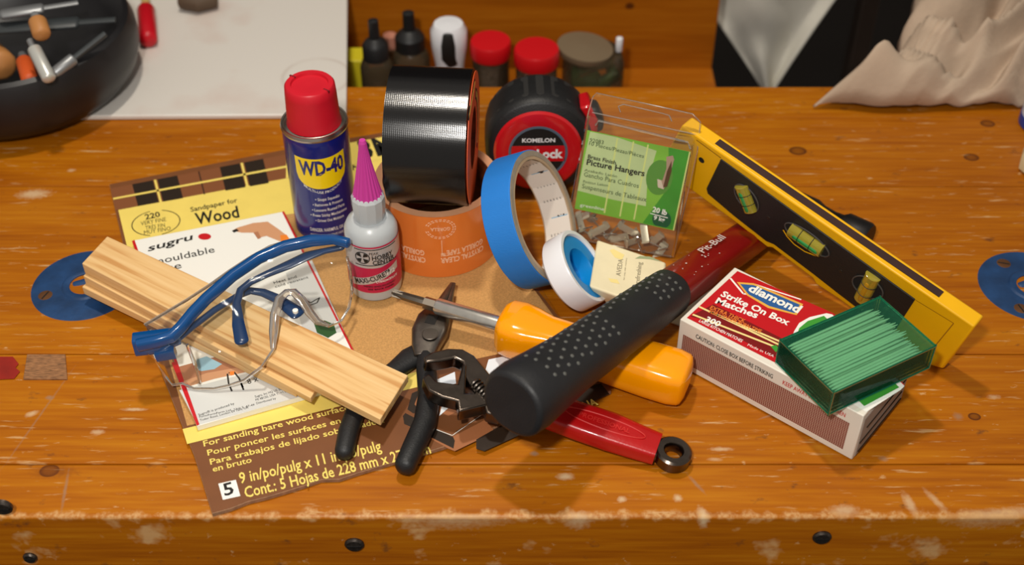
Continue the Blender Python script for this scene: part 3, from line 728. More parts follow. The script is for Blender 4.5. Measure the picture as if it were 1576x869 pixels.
for k in range(8):
    base = k * pi / 4
    inner(base + .10, base + .42, -.0035, .0085, 1, .0367)
    for q in range(3):
        textin('3M', base + .26, .0015 - q * 0, .0075, .0048, 2, bold=.03) if q == 0 else None
    for q in range(6): textin('Safe-Release painters tape for walls', base + .62, .0065 - q * .0024, .012, .0011, 2)
lab.build('core_print', [K('core_paper', (214, 206, 196), .6), K('core_blue', (120, 170, 200), .6), m_black], bt, smooth=0)

# ---------------------------------------------------------------- white thread-seal tape spool
Mp = axisframe((.0396, .5925, .0254), radians(-4.7), radians(39.2))
pt = thing('thread_seal_tape', 'white plastic thread tape spool with blue centre leaning on masking tape', 'tape spool', Mp)
m_wp = K('white_plastic', (226, 226, 230), .25, sss=.2, coat=.3); m_bp = K('blue_plastic', (10, 130, 200), .35)
WP = .0158
MB().lathe([(.0005, -WP / 2), (.0235, -WP / 2), (.0250, -WP / 2 + .0015), (.0252, WP / 2 - .0012), (.0245, WP / 2), (.0222, WP / 2), (.0215, WP / 2 - .0015), (.0215, -WP / 2 + .002), (.0005, -WP / 2 + .002)], 72).build('shell', m_wp, pt)
MB().lathe([(.0213, -WP / 2 + .003), (.0213, WP / 2 - .0016), (.0130, WP / 2 - .0022), (.0125, WP / 2 - .004), (.0122, -WP / 2 + .004), (.0001, -WP / 2 + .0038)], 64).build('spool', m_bp, pt)

# ---------------------------------------------------------------- picture hanger pack
Mb = frame(CAM + (Vector((.0415, .6506, .0294)) - CAM) * 1.006, (.9629, -.2619, -.0644), y=(.1165, .1885, .9751))
Mcard = Mb.copy(); PB = Pl(Mb)
Wc, Hc = .0672, .0569
hp = thing('picture_hanger_pack', 'clear plastic blister pack of picture hangers with green card, standing upright', 'blister pack', Mb)
m_clear = clearmat('blister_plastic', (.985, .985, .98), .12, .06, .03, (190, 180, 165))
out = [PB.uv(912, 150), PB.uv(918, 143), PB.uv(1066, 175), PB.uv(1078, 188), PB.uv(1073, 235), (Wc + .003, -.0198), (-.004, -.0228), PB.uv(905, 175)]
b = MB(); TH = .0050
n = len(out)
# front sheet, side walls and back sheet as thin shells; the hang tab at the top is a single sheet
zt_ = .0665
body = [(-.002, zt_), (Wc + .001, zt_), (Wc + .0030, -.0196), (-.0035, -.0226)]
b.prism(out, -.0002, .0002)
b.build('back_sheet', m_clear, hp, smooth=0)
b = MB()
fr = [(x * .985 + .0008, y) for x, y in body]
secs = [[(x, y, .0004) for x, y in body], [(x * .97 + .001, y * .985, .0028) for x, y in body]]
b.loft(secs, caps=False)
b.add([(x * .97 + .001, y * .985, .0028) for x, y in body], [(0, 1, 2, 3)])
b.build('front_window', m_clear, hp, bevel=.0008, smooth=0)
b = MB()
secs = [[(x, y, -.0004) for x, y in body], [(x * .96 + .0015, y * .97, -TH) for x, y in body]]
b.loft(secs, caps=False); b.add([(x * .96 + .0015, y * .97, -TH) for x, y in body], [(3, 2, 1, 0)])
b.build('rear_tray', m_clear, hp, bevel=.001, smooth=0)
# moulded ridge lines and rolled edges that catch the light
m_ridge = clearmat('plastic_ridge', (.95, .95, .95), .5, .12, .10, (220, 215, 205))
b = MB()
def rl(pts, r, z): b.sweep([(*PB.uv(*p), z) for p in pts], r, up=(0, 0, 1), n=8)
rl([(918, 190), (923, 183), (1060, 216), (1064, 226)], .0007, .003); rl([(912, 172), (1072, 206)], .0005, .001)
rl([(955, 172), (952, 163), (960, 160), (1020, 174), (1030, 177), (1034, 186)], .0004, .0006)
b.sweep([(x, y, 0) for x, y in out] + [(out[0][0], out[0][1], 0)], .0004, n=6)
b.build('moulded_edge', m_ridge, hp)
m_cgreen = K('card_green', (128, 190, 60), .45, vary=.22, vscale=22); m_cgreen2 = K('card_deep_green', (62, 150, 40), .45, vary=.25, vscale=30); m_cpale = K('card_pale', (190, 210, 150), .45, vary=.15, vscale=30); m_cd = K('card_dark_green', (16, 84, 50), .4)
b = MB(); b.box(0, Wc, 0, Hc, .0006, .0009, 0)
b.poly([(.046, .0004), (Wc, .0004), (Wc, Hc), (.053, Hc), (.058, .03)], .00092, 1)
b.poly([(.0, .0135), (.024, .0125), (.046, .0130), (.044, .03), (.046, Hc - .004), (.020, Hc - .0005), (.002, Hc - .0005)], .00093, 2)
for x in (.0195, .0300, .0395): b.box(x, x + .0010, .0015, Hc - .001, .00092, .00096, 3)
b.box(Wc - .0009, Wc, 0, Hc, .00092, .001, 3)
b.prism([(x * .0062 + .0578, max(.0008, y * .0062 + .0060)) for x, y in [(cos(t), sin(t) * 1.05) for t in [pi * 2 * i / 32 for i in range(32)]]], .0009, .00105, 4)
b.poly(circ(.051, .0350, .0085, 24, .0125), .00094, 5)  # dull green oval printed on the card
b.build('card', [m_cgreen, m_cgreen2, m_cpale, K('card_streak', (206, 216, 130), .45), m_cd, K('card_oval_green', (84, 140, 52), .5)], hp, smooth=0)
def cardtext():
    b = MB(); T = lambda *a, **k: PB.text(b, *a, z=.0012, **k)
    T('92083', (908, 217), (929, 221), 6, mi=1); T('10 Pieces/Piezas/Pièces', (907, 222), (991, 242), 6, mi=1)
    T('Brass Finish', (905, 242), (948, 252), 6, bold=.02); T('Picture Hangers', (903, 252), (992, 270), 9, bold=.025)
    T('Acabado Latón', (900, 262), (950, 272), 4, mi=1); T('Gancho Para Cuadros', (899, 270), (983, 288), 7, mi=1); T('Finition Laiton', (898, 280), (936, 286), 4, mi=1); T('Suspenseurs de Tableaux', (896, 288), (995, 309), 7, mi=1)
    T('20 lb', (1004, 324), (1026, 330), 8, mi=2, bold=.03); T('9 kg', (1006, 336), (1023, 340), 6, mi=2, bold=.03)
    T('greenline', (893, 316), (930, 323), 5, mi=2)
    PB.line(b, [(1001, 327), (1028, 334)], .0006, .00115, 2)
    # printed hanger
    PB.poly(b, [(1026, 240), (1036, 238), (1038, 244), (1030, 272), (1022, 290), (1012, 284), (1013, 275), (1020, 276), (1026, 258)], .0012, 3)
    PB.poly(b, [(1027, 262), (1034, 246), (1034, 262), (1027, 286), (1021, 287)], .00125, 4)
    PB.poly(b, [(1012, 274), (1018, 276), (1022, 290), (1013, 287)], .00126, 5)
    b.build('printing', [m_black, K('ink_green', (44, 70, 30), .5), m_white, K('hook_print', (170, 140, 120), .4), K('hook_dark', (84, 56, 30), .4), K('hook_pale', (206, 190, 170), .4)], hp, smooth=0)
cardtext()
# loose hangers in the pack: hooks and nails (one of each built, then copied)
def make_hook(lbl, gr):
    t = thing('picture_hook', lbl, 'hook', group=gr)
    b = MB(); pts = [(0, 0, .012), (0, .0004, .004), (0, .0002, 0), (0, -.0020, -.0022), (0, -.0042, -.0010), (0, -.0044, .0014)]
    b.sweep(pts, [(.0026, .0003)] * 6, up=(0, 1, 0), n=8); b.build('strip', K('brass_finish', (222, 212, 186), .32, .55), t)
    b = MB(); b.sweep([(0, .002, .0125), (0, -.004, .0095)], [(.0028, .0004)] * 2, up=(0, .5, 1), n=8); b.build('head_loop', bpy.data.materials['brass_finish'], t)
    return t
def make_nail(lbl, gr):
    t = thing('picture_nail', lbl, 'nail', group=gr)
    MB().sweep([(0, 0, 0), (0, 0, .016), (0, 0, .0175)], [.00055, .00055, .0001], up=(0, 1, 0), n=8).build('shank', m_steel, t)
    MB().lathe([(.0001, -.0006), (.0030, -.0004), (.0030, .0003), (.0006, .0006)], 16).build('head', m_steel, t)
    return t
def copy_tree(o, parent=None):
    c = o.copy(); C.objects.link(c)
    if parent: c.parent = parent
    for ch in list(o.children): copy_tree(ch, c)
    return c
hk0 = make_hook('small shiny metal hook loose in the bottom of the hanger pack', 'loose hooks in the pack'); nl0 = make_nail('small round-headed steel nail loose in the bottom of the hanger pack', 'loose nails in the pack')
hs = [(.004, -.012, .3, 1.2), (.011, -.008, 1.9, .7), (.018, -.014, 2.7, 2.2), (.031, -.018, 1.0, 2.8), (.042, -.017, 2.4, .4), (.048, -.008, .2, 1.5), (.056, -.013, 1.3, 2.0), (.061, -.020, 2.9, .9), (.037, -.009, .6, 3.0)]
for i, (x, y, a, bb) in enumerate(hs):
    o = hk0 if i == 0 else copy_tree(hk0)
    o.matrix_world = Mb @ Matrix.Translation((x, y, -.006 + .0013 * (i % 3))) @ Matrix.Rotation(a * 2, 4, 'Z') @ Matrix.Rotation(.5 + bb * .4, 4, 'X') @ Matrix.Translation((0, 0, -.005))
ns = [(.007, -.016, 2.2, 1.3), (.015, -.010, .9, 1.6), (.022, -.016, 1.9, 1.4), (.028, -.011, 2.6, 1.7), (.046, -.018, .5, 1.5), (.052, -.015, 1.4, 1.5), (.058, -.020, 2.2, 1.4), (.012, -.019, 1.2, 1.6)]
for i, (x, y, a, bb) in enumerate(ns):
    o = nl0 if i == 0 else copy_tree(nl0)
    o.matrix_world = Mb @ Matrix.Translation((x, y, -.003 - .001 * (i % 2))) @ Matrix.Rotation(a, 4, 'Z') @ Matrix.Rotation(bb, 4, 'X') @ Matrix.Translation((0, 0, -.008))

# ---------------------------------------------------------------- soap packet
zs = .0245
TL, TR, BL = at(918, 367, zs), at(1026, 403, zs), at(906, 440, zs)
u_ = (TR - TL); v_ = (TL - BL)
Ms = frame(BL, u_, z=(0, 0, 1)); PSo = Pl(Ms)
sp = thing('soap_packet', 'cream paper-wrapped soap bar beside the white tape spool', 'soap', Ms)
m_cream = K('cream_paper', (232, 218, 180), .6, vary=.10, vscale=40, bump=.3, bscale=120)
uv = PSo.uv
a0, a1, a2 = uv(906, 440), uv(918, 367), uv(1026, 403)
a3 = (a0[0] + a2[0] - a1[0], a0[1] + a2[1] - a1[1])
b = MB(); 
ctr = ((a1[0] + a3[0]) / 2 + .011, (a1[1] + a3[1]) / 2 - .0005); Q4 = [a0, a3, a2, a1]
def inset(k, z): return [(ctr[0] + (x - ctr[0]) * k, ctr[1] + (y - ctr[1]) * k, z) for x, y in Q4]
b.loft([inset(.52, -.0240), inset(.62, -.019), inset(.78, -.010), inset(.95, -.004), [(x, y, 0) for x, y in Q4]]); b.build('wrapper', m_cream, sp, bevel=.0016, segs=3)
b = MB(); e0 = Vector(a0)
b.add([(a0[0] - .0006, a0[1] + .004, -.003), (a0[0] - .0008, a0[1] - .001, -.004), (a0[0] + .0006, a0[1] + .0002, -.009), (a0[0] + .004, a0[1] - .0010, -.008), (a0[0] + .0002, a0[1] + .005, -.010)], [(0, 1, 2, 4), (1, 3, 2)]); b.build('end_fold', m_cream, sp, solid=.0005, smooth=0)
def f_soap():
    b = MB(); 
    def vt(s_, px, py, lenpx, w_, mi):
        A = PSo.uv(px, py); vs, fs, wd = textmesh(s_, .005); A2 = PSo.uv(px + 4, py - lenpx); e = Vector(A2) - Vector(A); n = Vector((-e.y, e.x)).normalized(); l = e.length; e.normalize()
        b.add([tuple(Vector(A) + e * (x * l / wd) + n * (y * w_)) + (.00025,) for x, y in vs], fs, mi)
    vt('AVEDA', 955, 425, 26, .0030, 0); vt('refreshing', 984, 436, 32, .0030, 0)
    vt('bar soap with rosemary', 961, 431, 34, .0008, 0)
    PSo.poly(b, [(977, 398), (985, 394), (1000, 395), (1020, 403), (1000, 399), (986, 398)], .00022, 1)
    PSo.poly(b, [(938, 385), (944, 383), (961, 392), (957, 400), (946, 396)], .00012, 2); PSo.poly(b, [(936, 428), (950, 430), (954, 437), (940, 434)], .00012, 2)
    b.build('printing', [K('soap_grey_ink', (150, 140, 116), .5), K('leaf_print', (150, 160, 120), .5), K('soap_yellow_wash', (236, 214, 140), .6)], sp, smooth=0)
f_soap()

# ---------------------------------------------------------------- paper card by the matchbox
pc = thing('paper_card', 'small white card on the bench between hammer and matchbox', 'card', at(1045, 470, .0002))
b = MB(); P0.prism(b, [(1008, 489), (1051, 504), (1098, 442), (1062, 429)], .0002, .0012); b.build('card', K('white_card', (214, 214, 200), .5), pc, world=True)

# ---------------------------------------------------------------- torpedo level
Lp1 = at(1451, 568, .0036); Lp0 = at(1001, 246, .0490); Lu = (Lp1 - Lp0).normalized()
Ln = (Matrix.Rotation(radians(8), 3, Lu) @ (Vector((0, 0, 1)) - Lu * Lu.z)); Ml = frame(Lp0, Lu, y=Ln)
# local z must face the camera
PLv = Pl(Ml); DL = .0108
lv = thing('spirit_level', 'yellow torpedo spirit level with black panel and three vials', 'spirit level', Ml)
m_ly = K('level_yellow', (236, 176, 8), .38, vary=.06, vscale=40); m_lb = K('level_black', (30, 28, 26), .5, bump=.3, bscale=700); m_mag = K('magnet_strip', (52, 26, 20), .6, vary=.2)
outl = [(1049, 193), (1500, 503), (1451, 568), (1434, 563), (1290, 460), (1255, 437), (1250, 428), (1189, 382), (1181, 381), (1130, 341), (1057, 288), (1014, 255)]
b = MB(); PLv.prism(b, outl, -DL, 0); b.build('body', m_ly, lv, bevel=.0012)
b = MB(); PLv.prism(b, [(1110, 244), (1409, 460), (1374, 514), (1290, 450), (1253, 421), (1192, 375), (1180, 370), (1130, 331), (1090, 297), (1088, 289)], -.0005, .0008); b.build('black_panel', m_lb, lv, bevel=.0004)
b = MB(); PLv.line(b, [(1409, 461), (1468, 497), (1440, 531)], .0005, .0002); PLv.line(b, [(1072, 215), (1110, 243)], .0007, .0002); b.build('moulded_line', K('level_shadow_line', (150, 96, 6), .6), lv, smooth=0)
Mtop = Ml @ Matrix.Translation((0, PLv.uv(1250, 331)[1], 0)) @ Matrix.Rotation(-pi / 2, 4, 'X')
a = PLv.uv(1044, 190); a2 = PLv.uv(1500, 503)
tdir = (Ml.to_3x3() @ Vector((a2[0] - a[0], a2[1] - a[1], 0))); torg = Ml @ Vector((a[0], a[1], 0)); zax = Ml.to_3x3() @ Vector((0, 0, 1))
Mtop = frame(torg, tdir, y=-zax); PT_ = Pl(Mtop)
b = MB(); 
q = [Mtop @ Vector((*PT_.uv(*p), 0)) for p in ((1100, 221), (1109, 213), (1446, 459), (1437, 464))]
s0 = Vector(PT_.uv(1105, 217)); s1 = Vector(PT_.uv(1442, 461))
b.box(s0.x, s1.x, DL * .28, DL * .76, -.0002, .0005, 0, Mtop); b.build('magnet_strip', m_mag, lv, world=True)
if PT_.M.to_3x3().col[2].z < 0: pass
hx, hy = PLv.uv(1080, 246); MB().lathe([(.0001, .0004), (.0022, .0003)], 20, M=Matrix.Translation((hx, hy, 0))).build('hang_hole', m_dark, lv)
ringb = MB(); ringpoly(ringb, hx, hy, .0024, .0040, .0002, 0); ringb.build('hole_boss', m_ly, lv)
m_vial = K('green_vial', (176, 160, 50), .12, trans=.35, coat=.6); m_liq = K('vial_green', (40, 140, 70), .15, coat=.6); m_amb = K('vial_amber', (190, 140, 30), .2, coat=.4)
def vial(p0, p1, r, hole, hcol):
    A = Vector((*PLv.uv(*p0), .0012)); B = Vector((*PLv.uv(*p1), .0012)); cc = (A + B) / 2
    hb = MB(); rot = atan2((B - A).y, (B - A).x)
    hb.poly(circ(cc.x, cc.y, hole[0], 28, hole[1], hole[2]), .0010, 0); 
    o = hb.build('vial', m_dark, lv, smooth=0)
    hr = MB(); pts = [(x, y, .0012) for x, y in circ(cc.x, cc.y, hole[0], 28, hole[1], hole[2])]; pts.append(pts[0]); hr.sweep(pts, .0005, n=6); hr.build('vial_seat', K('vial_seat_lit_grey', (74, 70, 66), .3) if p0[0] < 1200 else bpy.data.materials['vial_seat_lit_grey'], o)  # seat ring in lighter grey, a rim highlight put into its colour
    MB().sweep([A, B], [(r, r * .8)] * 2, n=16, roundends=.0004).build('vial_tube', m_vial, o)
    e = (B - A); MB().sweep([A + e * .22 + Vector((0, 0, .0002)), B - e * .12 + Vector((0, 0, .0002))], [(r * .62, r * .85)] * 2, n=12, roundends=r * .6).build('bubble_liquid', hcol, o)
    for k in (.32, .68):
        c0 = A + e * k; n_ = Vector((-e.y, e.x, 0)).normalized(); pts = [c0 + n_ * (r * 1.05 * cos(t)) + Vector((0, 0, r * .9 * sin(t))) for t in [pi * i / 10 for i in range(11)]]
        MB().sweep(pts, .00022, up=e, n=6).build('vial_mark', m_black, o)
vial((1143, 284), (1158, 322), .0050, (.0105, .0080, -.6), m_liq)
vial((1219, 350), (1268, 384), .0056, (.0165, .0072, 0), m_liq)
vial((1346, 422), (1328, 458), .0050, (.0105, .0082, .4), m_amb)
b = MB()
arc = [(1207, 352), (1213, 362), (1224, 374), (1240, 385), (1258, 392)]; PLv.line(b, arc, .0010, .0012)
b.build('sight_slot', m_ly, lv, smooth=0)
for p in ((1184, 334), (1295, 416)):
    x, y = PLv.uv(*p); MB().lathe([(.0014, .0006), (.0012, .0011), (.0001, .0012)], 14, M=Matrix.Translation((x, y, 0))).build('rivet', K('rivet_dark', (60, 52, 44), .4, .6) if p[0] < 1200 else bpy.data.materials['rivet_dark'], lv)

# ---------------------------------------------------------------- hammer
Hb = at(786, 623, .0668); Hh = at(1218, 316, .0118)
Mh = frame(Hb, Hh - Hb, z=(0, 0, 1)); LH = (Hh - Hb).length
hm = thing('hammer', 'hammer with studded black rubber grip and scuffed red handle', 'hammer', Mh)
def xat(px, py):  # distance along the axis of the point nearest to a pixel's sight line
    d = (Mh.inverted().to_3x3() @ ray(px, py)).normalized(); o = Mh.inverted() @ CAM
    # closest approach to x axis
    a = d.x; w0 = -o
    den = 1 - a * a; s_ = ((-o.x) * 1 - 0 * 1); 
    # line1: o+t d, line2: s*X
    t = (o.x * a - o.dot(d)) / den; return o.x + t * a
xg = xat(1034, 447)
grip = [(0, .0185, .0175), (.003, .0195, .0185), (.012, .0200, .0190), (.025, .0190, .0175), (.05, .0168, .0160), (xg * .5, .0162, .0155), (xg * .8, .0150, .0148), (xg - .006, .0142, .0142), (xg, .0138, .0138)]
b = MB(); b.sweep([(x, 0, 0) for x, _, _ in grip], [(a_, b_) for _, a_, b_ in grip], n=32, power=2.3); b.build('grip', K('grip_rubber', (30, 30, 32), .5, vary=.2, vscale=60, bump=.25, bscale=900), hm, bevel=.002, segs=3)
b = MB(); b.sweep([(xg - .02, 0, 0), (xg, 0, 0), (xg + .03, 0, -.0004), (LH - .03, 0, -.0026), (LH - .012, 0, -.0022)], [(.0122, .0115), (.0122, .0115), (.0118, .0108), (.0112, .0088), (.0100, .0080)], n=24, power=3.4); m_hred = K('hammer_red', (128, 12, 10), .35, vary=.12, vscale=30, coat=.2); b.build('handle', m_hred, hm)
sb = MB()
def gr(x):
    for (x0, a0_, b0_), (x1, a1_, b1_) in zip(grip, grip[1:]):
        if x0 <= x <= x1: t = (x - x0) / (x1 - x0); return a0_ + (a1_ - a0_) * t, b0_ + (b1_ - b0_) * t
    return .015, .015
def stud(x, th):
    a_, b_ = gr(x); c_, s_ = cos(th), sin(th); p = 2.3
    y = abs(c_) ** (2 / p) * (1 if c_ > 0 else -1) * a_; z = abs(s_) ** (2 / p) * (1 if s_ > 0 else -1) * b_
    nrm = Vector((0, c_, s_)).normalized(); Mx = frame((x, y, z), (1, 0, 0), z=nrm)
    sb.lathe([(.00125, -.0003), (.0011, .0003), (.0006, .0006), (.0001, .0007)], 8, M=Mx)
i = 0; x = .020
while x < xg - .006:
    for k in range(5):
        th = radians(50 + k * 18 + (8.5 if i % 2 else 0))
        u1 = x / xg
        if .55 < u1 < .80 and k in (2, 3, 4): continue
        if u1 < .24 and k in (0, 5): continue
        stud(x, th)
    x += .0066; i += 1
tag(sb.build('grip_studs', K('worn_stud', (84, 84, 80), .6), hm), kind='stuff')
b = MB(); Mz = Matrix()
hv, hf, hw_ = textmesh('HUSKY', .02)
def wornmark(px0, px1, s_, hgt, off):
    x0 = xat(*px0); x1 = xat(*px1); vs, fs, wd = textmesh(s_, .01); k = (x1 - x0) / wd
    b.add([(x0 + x * k, off + y * hgt, .01165) for x, y in vs], fs)
wornmark((1075, 408), (1108, 382), "Pit-Bull", .0050, .001)
for k in range(16):
    xx = random.uniform(xg + .006, xg + .05); yy = random.uniform(-.009, .009); r = random.uniform(.0002, .0006)
    b.poly([(xx + r * cos(t) * 1.5, yy + r * sin(t)) for t in (0, 1.3, 2.4, 3.9, 5)], .01165)
b.build('worn_lettering', K('worn_white', (206, 190, 184), .6), hm, smooth=0)
# head: across the handle, flat on the bench under the level
m_head = K('hammer_head_steel', (40, 38, 38), .45, .7, vary=.3, vscale=80)
b = MB(); hx0 = LH
b.sweep([(hx0, y, 0) for y in (-.058, -.056, -.040, -.036, -.030, -.022, -.016, .016)], [(.0105, .0105), (.0115, .0115), (.0115, .0115), .0088, .0084, .0092, (.0120, .0110), (.0120, .0110)], up=(0, 0, 1), n=20)
b.build('head', m_head, hm)
b = MB()
for s_ in (-1, 1):
    b.sweep([(hx0 + s_ * .004, .014, 0), (hx0 + s_ * .007, .030, -.001), (hx0 + s_ * .0085, .046, -.003), (hx0 + s_ * .0095, .058, -.006)], [(.0085, .0085), (.006, .006), (.005, .004), (.004, .0014)], n=10, power=3)
b.build('claw', m_head, hm)

# ---------------------------------------------------------------- screwdriver
Sa = at(603, 450, .0235); Sb = at(1052, 584, .0152)
Msd = frame(Sa, Sb - Sa, z=(0, 0, 1)); LS = (Sb - Sa).length
sd = thing('screwdriver', 'cross-point screwdriver with steel shaft and orange-yellow handle', 'screwdriver', Msd)
b = MB(); xs = [(0, .0008), (.003, .0016), (.008, .0028), (.020, .0030), (.024, .0030)]; b.sweep([(x, 0, 0) for x, _ in xs], [r for _, r in xs], n=8, power=2)
for k in range(4):
    a_ = k * pi / 2; Mq = Matrix.Rotation(a_ + .4, 4, 'X'); b.box(.001, .010, -.0005, .0005, .0006, .0026, 0, Mq)
b.build('bit', K('bit_steel', (120, 112, 102), .35, 1, vary=.3), sd, smooth=40)
MB().sweep([(.022, 0, 0), (.030, 0, 0)], .0040, n=6).build('hex_collar', K('collar_steel', (140, 130, 118), .4, 1), sd)
MB().sweep([(.0295, 0, 0), (.031, 0, 0), (.080, 0, 0)], [.0042, .0052, .0052], n=24).build('shaft', m_steel, sd)
xh = .0745
hp_ = [(xh, .0135, .0125), (xh + .002, .0158, .0135), (xh + .010, .0164, .0138), (xh + .018, .0152, .0130), (xh + .028, .0124, .0118), (xh + .045, .0118, .0118), (xh + .06, .0132, .0130), (LS - .020, .0150, .0138), (LS - .006, .0152, .0136), (LS, .0140, .0128)]
b = MB(); b.sweep([(x, 0, 0) for x, _, _ in hp_], [(a_, b_) for _, a_, b_ in hp_], n=32, power=3.6, roundends=.004); b.build('handle', K('amber_handle', (255, 158, 0), .16, sss=.15, coat=.5), sd, smooth=50)

# ---------------------------------------------------------------- pliers
pl = thing('pliers', 'long-nose pliers with black rubber handles under the screwdriver', 'pliers', at(660, 520, ZP))
def W(px, py, z): return at(px, py, z)
b = MB()
b.sweep([W(696, 437, .0135), W(688, 452, .0135), W(680, 468, .0130), W(668, 490, .0115)], [(.0013, .0016), (.0024, .0026), (.0036, .0036), (.0055, .0045)], n=12, power=3)
b.build('jaw', m_dsteel, pl, world=True)
b = MB(); b.sweep([W(699, 437, .0130), W(694, 453, .0125), W(690, 470, .012), W(682, 492, .0105)], [(.0010, .0016), (.0020, .0026), (.0028, .0034), (.0040, .0040)], n=12, power=3); b.build('jaw', m_dsteel, pl, world=True)
b = MB(); b.sweep([W(676, 478, .0115), W(668, 492, .0115), W(661, 512, .0115), W(655, 535, .0105), W(653, 552, .010)], [(.0075, .0042), (.0105, .0048), (.0112, .0050), (.0085, .0048), (.0062, .0045)], n=20, power=3.2); b.build('head', m_dsteel, pl, world=True, bevel=.0006)
b = MB(); b.prism([(0, 0), (.001, 0), (.001, .001), (0, .001)], 0, .001)
b = MB(); Mq = frame(W(664, 490, .0166), W(684, 494, .0166) - W(664, 490, .0166), z=(0, 0, 1)); b.box(-.003, .0035, -.0045, .0035, -.0008, .0001, 0, Mq); b.build('jaw_slot', m_black, pl, world=True)
b = MB(); Mq = Matrix.Translation(W(662, 514, .0165)); b.lathe([(.0050, 0), (.0050, .0003), (.0046, .0006), (.0001, .0007)], 24, M=Mq); b.build('pivot', K('pivot_steel', (110, 102, 94), .45, 1), pl, world=True)
b = MB(); b.sweep([W(655, 540, .0100), W(656, 570, .0095), W(660, 610, .0095), W(654, 650, .0095), W(638, 685, .0095), W(624, 715, .0095)], [(.0050, .0045), (.0060, .0062), (.0064, .0064), (.0066, .0064), (.0064, .0062), (.0060, .0060)], n=16, power=2.4, roundends=.005); b.build('handle_grip', m_rubber, pl, world=True)
b = MB(); b.sweep([W(648, 540, .0090), W(632, 550, .0085), W(610, 568, .0085), W(575, 595, .0085), W(548, 630, .0085), W(536, 665, .0085), W(530, 694, .0085)], [(.0070, .0030), (.0078, .0035), (.0062, .0042), (.0052, .0050), (.0056, .0053), (.0058, .0053), (.0054, .0052)], n=16, power=2.4, roundends=.005); b.build('handle_grip', m_rubber, pl, world=True)

# ---------------------------------------------------------------- adjustable wrench
Wa = at(722, 588, .0215); Wb = at(1035, 699, .0065)
Mw = frame(Wa, Wb - Wa, z=(0, 0, 1)); PW = Pl(Mw)
wr = thing('adjustable_wrench', 'adjustable wrench with black steel jaws and red grip under the hammer', 'wrench', Mw)
m_bk = K('black_nickel', (104, 94, 86), .26, 1, vary=.25, vscale=140, bump=.25, bscale=160)
def wp(pts): return [PW.uv(*p, .004) for p in pts]
b = MB(); b.prism(wp([(652, 549), (664, 541), (690, 535), (712, 536), (730, 546), (742, 560), (768, 592), (785, 612), (770, 640), (748, 634), (744, 618), (728, 600), (716, 580), (712, 556), (700, 550), (676, 555), (655, 557)]), -.0050, .0040); b.build('fixed_jaw', m_bk, wr, bevel=.0012, segs=3)
b = MB(); b.prism(wp([(650, 582), (660, 576), (672, 588), (704, 592), (712, 560), (718, 562), (716, 606), (748, 606), (750, 624), (706, 634), (704, 618), (680, 612), (660, 602)]), -.0042, .0050); b.build('movable_jaw', m_bk, wr, bevel=.001, segs=3)
b = MB()
A = Vector((*PW.uv(732, 590, .004), .0035)); B = Vector((*PW.uv(752, 612, .004), .0035))
for k in range(6):
    c0 = A.lerp(B, k / 5); e = (B - A).normalized(); b.lathe([(.0001, -.0009), (.0036, -.0007), (.0040, 0), (.0036, .0007), (.0001, .0009)], 16, M=frame(c0, Vector((0, 0, 1)), z=e))
b.build('worm_screw', K('worm_steel', (120, 112, 104), .3, 1), wr)
xr0 = PW.uv(860, 650, 0)[0]; xr1 = PW.uv(1010, 696, 0)[0]; xs_ = PW.uv(760, 610, 0)[0]
b = MB(); b.sweep([(xs_, 0, -.001), (xr0 - .03, 0, 0), (xr0 - .01, 0, 0)], [(.0110, .0045), (.0085, .0045), (.0075, .0040)], n=20, power=4); b.build('shank', m_bk, wr)
b = MB(); b.sweep([(xr0 - .030, 0, 0), (xr0 - .026, 0, 0), (xr0 + .01, 0, 0), ((xr0 + xr1) / 2, .0005, 0), (xr1 - .012, 0, 0), (xr1, 0, 0)], [(.0086, .0050), (.0096, .0060), (.0108, .0063), (.0112, .0063), (.0098, .0060), (.0090, .0055)], n=24, power=5); b.build('grip', K('dipped_red', (178, 14, 16), .32, vary=.12, vscale=60, bump=.2, bscale=500, coat=.2), wr, smooth=40)
b = MB(); xc = (xr0 + xr1) / 2 - .004
pts = [(x, y, .0063) for x, y in circ(xc, 0, .024, 40, .0046)]; pts.append(pts[0]); b.sweep(pts, .0004, n=6)
tv, tf, tw = textmesh('PROFESSIONAL', .02); k = .030 / tw; b.add([(xc - .015 + x * k, -.0016 + y * .0032, .00665) for x, y in tv], tf)
b.build('raised_panel', K('dipped_red_raised', (196, 40, 36), .35), wr, smooth=0)
b = MB(); Mr = Matrix.Translation((PW.uv(1035, 699, 0)[0], 0, 0)); b.lathe([(.0058, -.0042), (.0092, -.0042), (.0104, -.0032), (.0104, .0032), (.0092, .0042), (.0058, .0042), (.0050, .0030), (.0050, -.0030)], 40, M=Mr, closed=True)
b.sweep([(xr1 - .006, 0, 0), (PW.uv(1035, 699, 0)[0] - .0080, 0, 0)], [(.0070, .0038)] * 2, n=16, power=4); b.build('hanging_ring', m_bk, wr)

# ---------------------------------------------------------------- matchbox
Mm = Matrix.Translation((.0989, .5366, 0.0004)) @ Matrix.Rotation(-.6909, 4, 'Z'); Lm, Dm, Zm = .1199, .0601, .0367
mb_ = thing('matchbox', 'large red and white matchbox with brown striking side', 'matchbox', Mm)
b = MB(); b.box(0, Lm, 0, Dm, 0, Zm); b.build('sleeve', K('matchbox_card', (226, 218, 204), .5), mb_, bevel=.0006)
